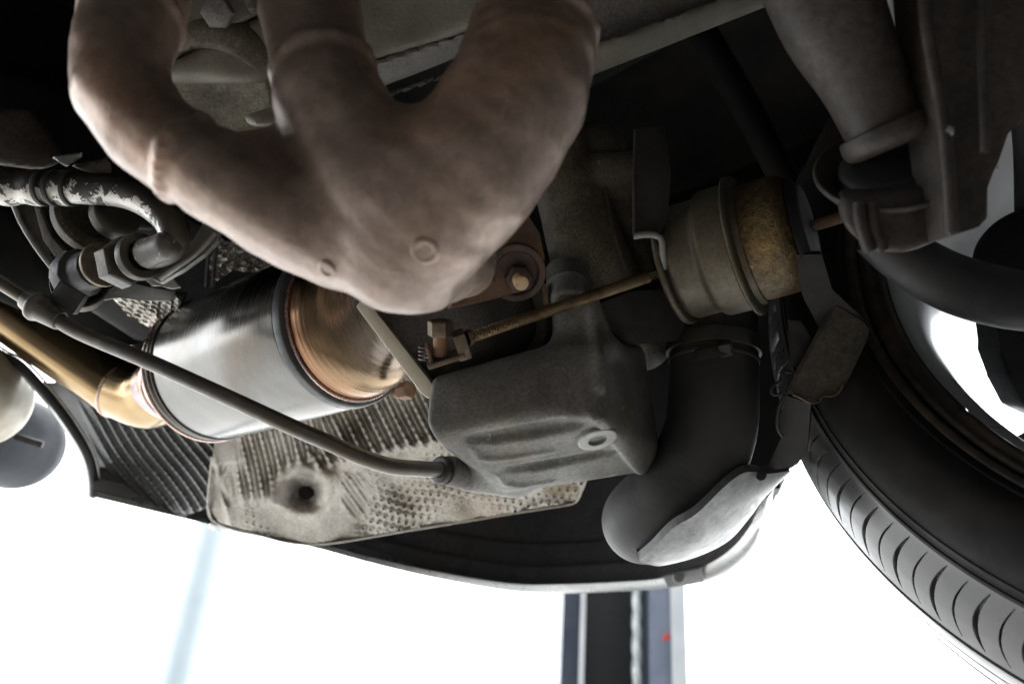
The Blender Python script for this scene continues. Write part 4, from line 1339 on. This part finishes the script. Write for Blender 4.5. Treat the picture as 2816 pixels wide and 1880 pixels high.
t = Thing('flange_fitting', 'brown rimmed round flange below the flaking pipe', 'fitting')
fa = nrm(np.array([.72, .30, .62]))
c = V(262, 590, .60)
t.add('disc', lathe(c - fa * .012, fa, rprof([(0, 0), (0, .024), (.004, .0275), (.012, .0275), (.014, .024), (.014, .018), (.010, .016), (.010, 0)], .001), 56), M['castbrown'])
c = V(320, 592, .585)
t.add('knob', lathe(c - fa * .004, fa, rprof([(0, .017), (.008, .016), (.010, .012), (.010, .0)], .002), 40), M['hexdark'])
t.done()

t = Thing('strap_bracket', 'light grey strap bracket under the curled flaking pipe', 'bracket')
sp_ = [(562, 598, .562), (604, 622, .56), (600, 660, .558), (560, 700, .556), (500, 742, .556), (440, 778, .558), (418, 766, .562), (468, 716, .562), (536, 660, .562)]
t.add('strap', plate([V(*q) for q in sp_], .004, .0012), M['brkt'])
t.add('strap_rib', tube([V(590, 640, .556), V(545, 690, .554), V(490, 730, .553), V(440, 765, .554)], .0022, 10, .004), M['brkt'])
t.add('foot', plate([V(u, v, .583) for u, v in ((398, 770), (440, 745), (470, 760), (496, 790), (470, 796), (440, 782), (420, 788))], .003, .0008), M['pale'])
t.add('lower_plate', plate([V(u, v, .60) for u, v in ((150, 750), (182, 752), (205, 790), (300, 800), (335, 770), (420, 792), (480, 800), (470, 830), (380, 825), (320, 815), (270, 830), (200, 818), (160, 790))], .003, .0008), M['brkt'])
t.add('cup', lathe(V(222, 788, .592), nrm(np.array([.35, .4, .85])), rprof([(-.008, .0), (-.008, .016), (.006, .019), (.006, .0165), (-.005, .014), (-.005, 0)], .001), 40), M['susp'])
t.done()

t = Thing('side_bracket', 'long narrow steel bracket slanting down at the left', 'bracket')
pl = [V(u, v, d) for u, v, d in ((34, 556, .60), (88, 556, .60), (110, 620, .605), (158, 738, .61), (154, 752, .61), (140, 744, .61), (80, 650, .605), (45, 600, .60))]
t.add('web', plate(pl, .004, .001), M['susp'])
t.add('flange', tube([V(36, 560, .596), V(60, 615, .60), (V(100, 680, .603)), V(152, 748, .606)], .0019, 10, .004), M['brkt'])
pl = [V(u, v, d) for u, v, d in ((92, 566, .592), (112, 575, .592), (135, 650, .596), (180, 690, .598), (150, 708, .598), (118, 660, .596))]
t.add('gusset', plate(pl, .004, .001), M['castgrey'])
t.done()

# crinkled foil heat wraps
def foil(poly, depth, amp, step=3.0, seed=1):
    r = np.random.default_rng(seed)
    ks = r.normal(size=(9, 2)) * .085
    ps = r.random(9) * 6.28

    def e(U, Y):
        z = 0
        for (a, b), p_ in zip(ks, ps):
            z = z + np.abs(np.sin(U * a + Y * b + p_)) - .64
        return z * amp / 3
    return shield_mesh(poly, depth, e, step)


t = Thing('foil_wrap', 'crinkled silver foil wrap left of the converter', 'foil')
t.add('sheet', foil([(290, 800), (330, 800), (355, 812), (470, 800), (500, 830), (480, 870), (440, 905), (405, 900), (350, 868)], lambda U, Y: .66 + 0 * U + (Y - 800) * .0002, .003, 2.6, 3), M['foil'])
t.add('backing', slab([(180, 810, .69), (520, 800, .70), (470, 940, .72), (380, 940, .72)], .02, .003), M['black'])
t.done()
t = Thing('foil_wrap', 'dark glinting foil wrap peeking above the converter', 'foil')
t.add('sheet', foil([(560, 640), (780, 700), (770, 760), (640, 745), (575, 790)], lambda U, Y: .70 + 0 * U, .0045, 2.6, 5), M['foil'])
for u in (572, 590):
    t.add('fold', tube([V(u + 6, 670, .69), V(u, 720, .69), V(u - 4, 790, .69)], .0016, 8, .003), M['band'])
t.done()

# ------------------------------------------------------------------ lift post and pale pole outside
def vbar(u0, u1, d, zt, depth, mt, v=1750, z0=0.0):
    a, b = W(V(u0, v, d)), W(V(u1, v, d))
    c = (a + b) / 2
    hw = np.linalg.norm((b - a)[:2]) / 2
    x = np.array([1.0, 0, 0])
    y = np.array([0, 1.0, 0])
    return box(C((c[0], c[1] + depth / 2, (z0 + zt) / 2)), Cd(x) * hw, Cd(y) * depth / 2, UPC * (zt - z0) / 2, .004)


DP = 2.5
t = Thing('lift_post', 'dark blue steel car lift post with cable behind the bumper', 'lift post')
t.add('left_channel', vbar(1546, 1594, DP, 3.0, .20, M['navy'], z0=.021), M['navy'])
t.add('channel_edge', vbar(1594.6, 1608, DP - .006, 3.0, .02, M['palegrey'], z0=.021), M['palegrey'])
t.add('back_web', vbar(1609, 1800, DP + .14, 3.0, .05, M['black'], z0=.021), M['black'])
t.add('guide_plate', vbar(1790, 1846, DP, 3.0, .13, M['slate'], z0=.021), M['slate'])
t.add('right_edge', vbar(1847, 1889, DP - .004, 3.0, .16, M['palegrey'], z0=.021), M['palegrey'])
rm = V(1831, 1752, DP - .004)
t.add('red_mark', plate([V(1822, 1768, DP - .004), V(1820, 1756, DP - .004), V(1838, 1738, DP - .004), V(1841, 1748, DP - .004), V(1838, 1758, DP - .004)], .003, 0), M['red'])
ww = W(V(1718, 1750, DP))
t.add('base_plate', box(C((ww[0], ww[1] + .1, .011)), Cd((1, 0, 0)) * .32, Cd((0, 1, 0)) * .3, UPC * .010, .002), M['navy'])
t.done()
ww = W(V(1751, 1750, DP + .04))
cab = [C((ww[0], ww[1], z)) for z in np.linspace(.03, 2.95, 5)]
single('lift_cable', tube(cab, .0135, 18, .006, True, lambda s, th: .0022 * np.cos(3 * th + s * 95)), M['cable'], 'pale twisted steel cable running down inside the lift post', 'cable')
ww = W(V(510, 1760, 3.2))
single('pole', tube([C((ww[0], ww[1], z)) for z in np.linspace(0, 3.1, 4)], .066, 32, .2), M['post'], 'pale blue upright pole hanging below the bumper at left', 'pole')
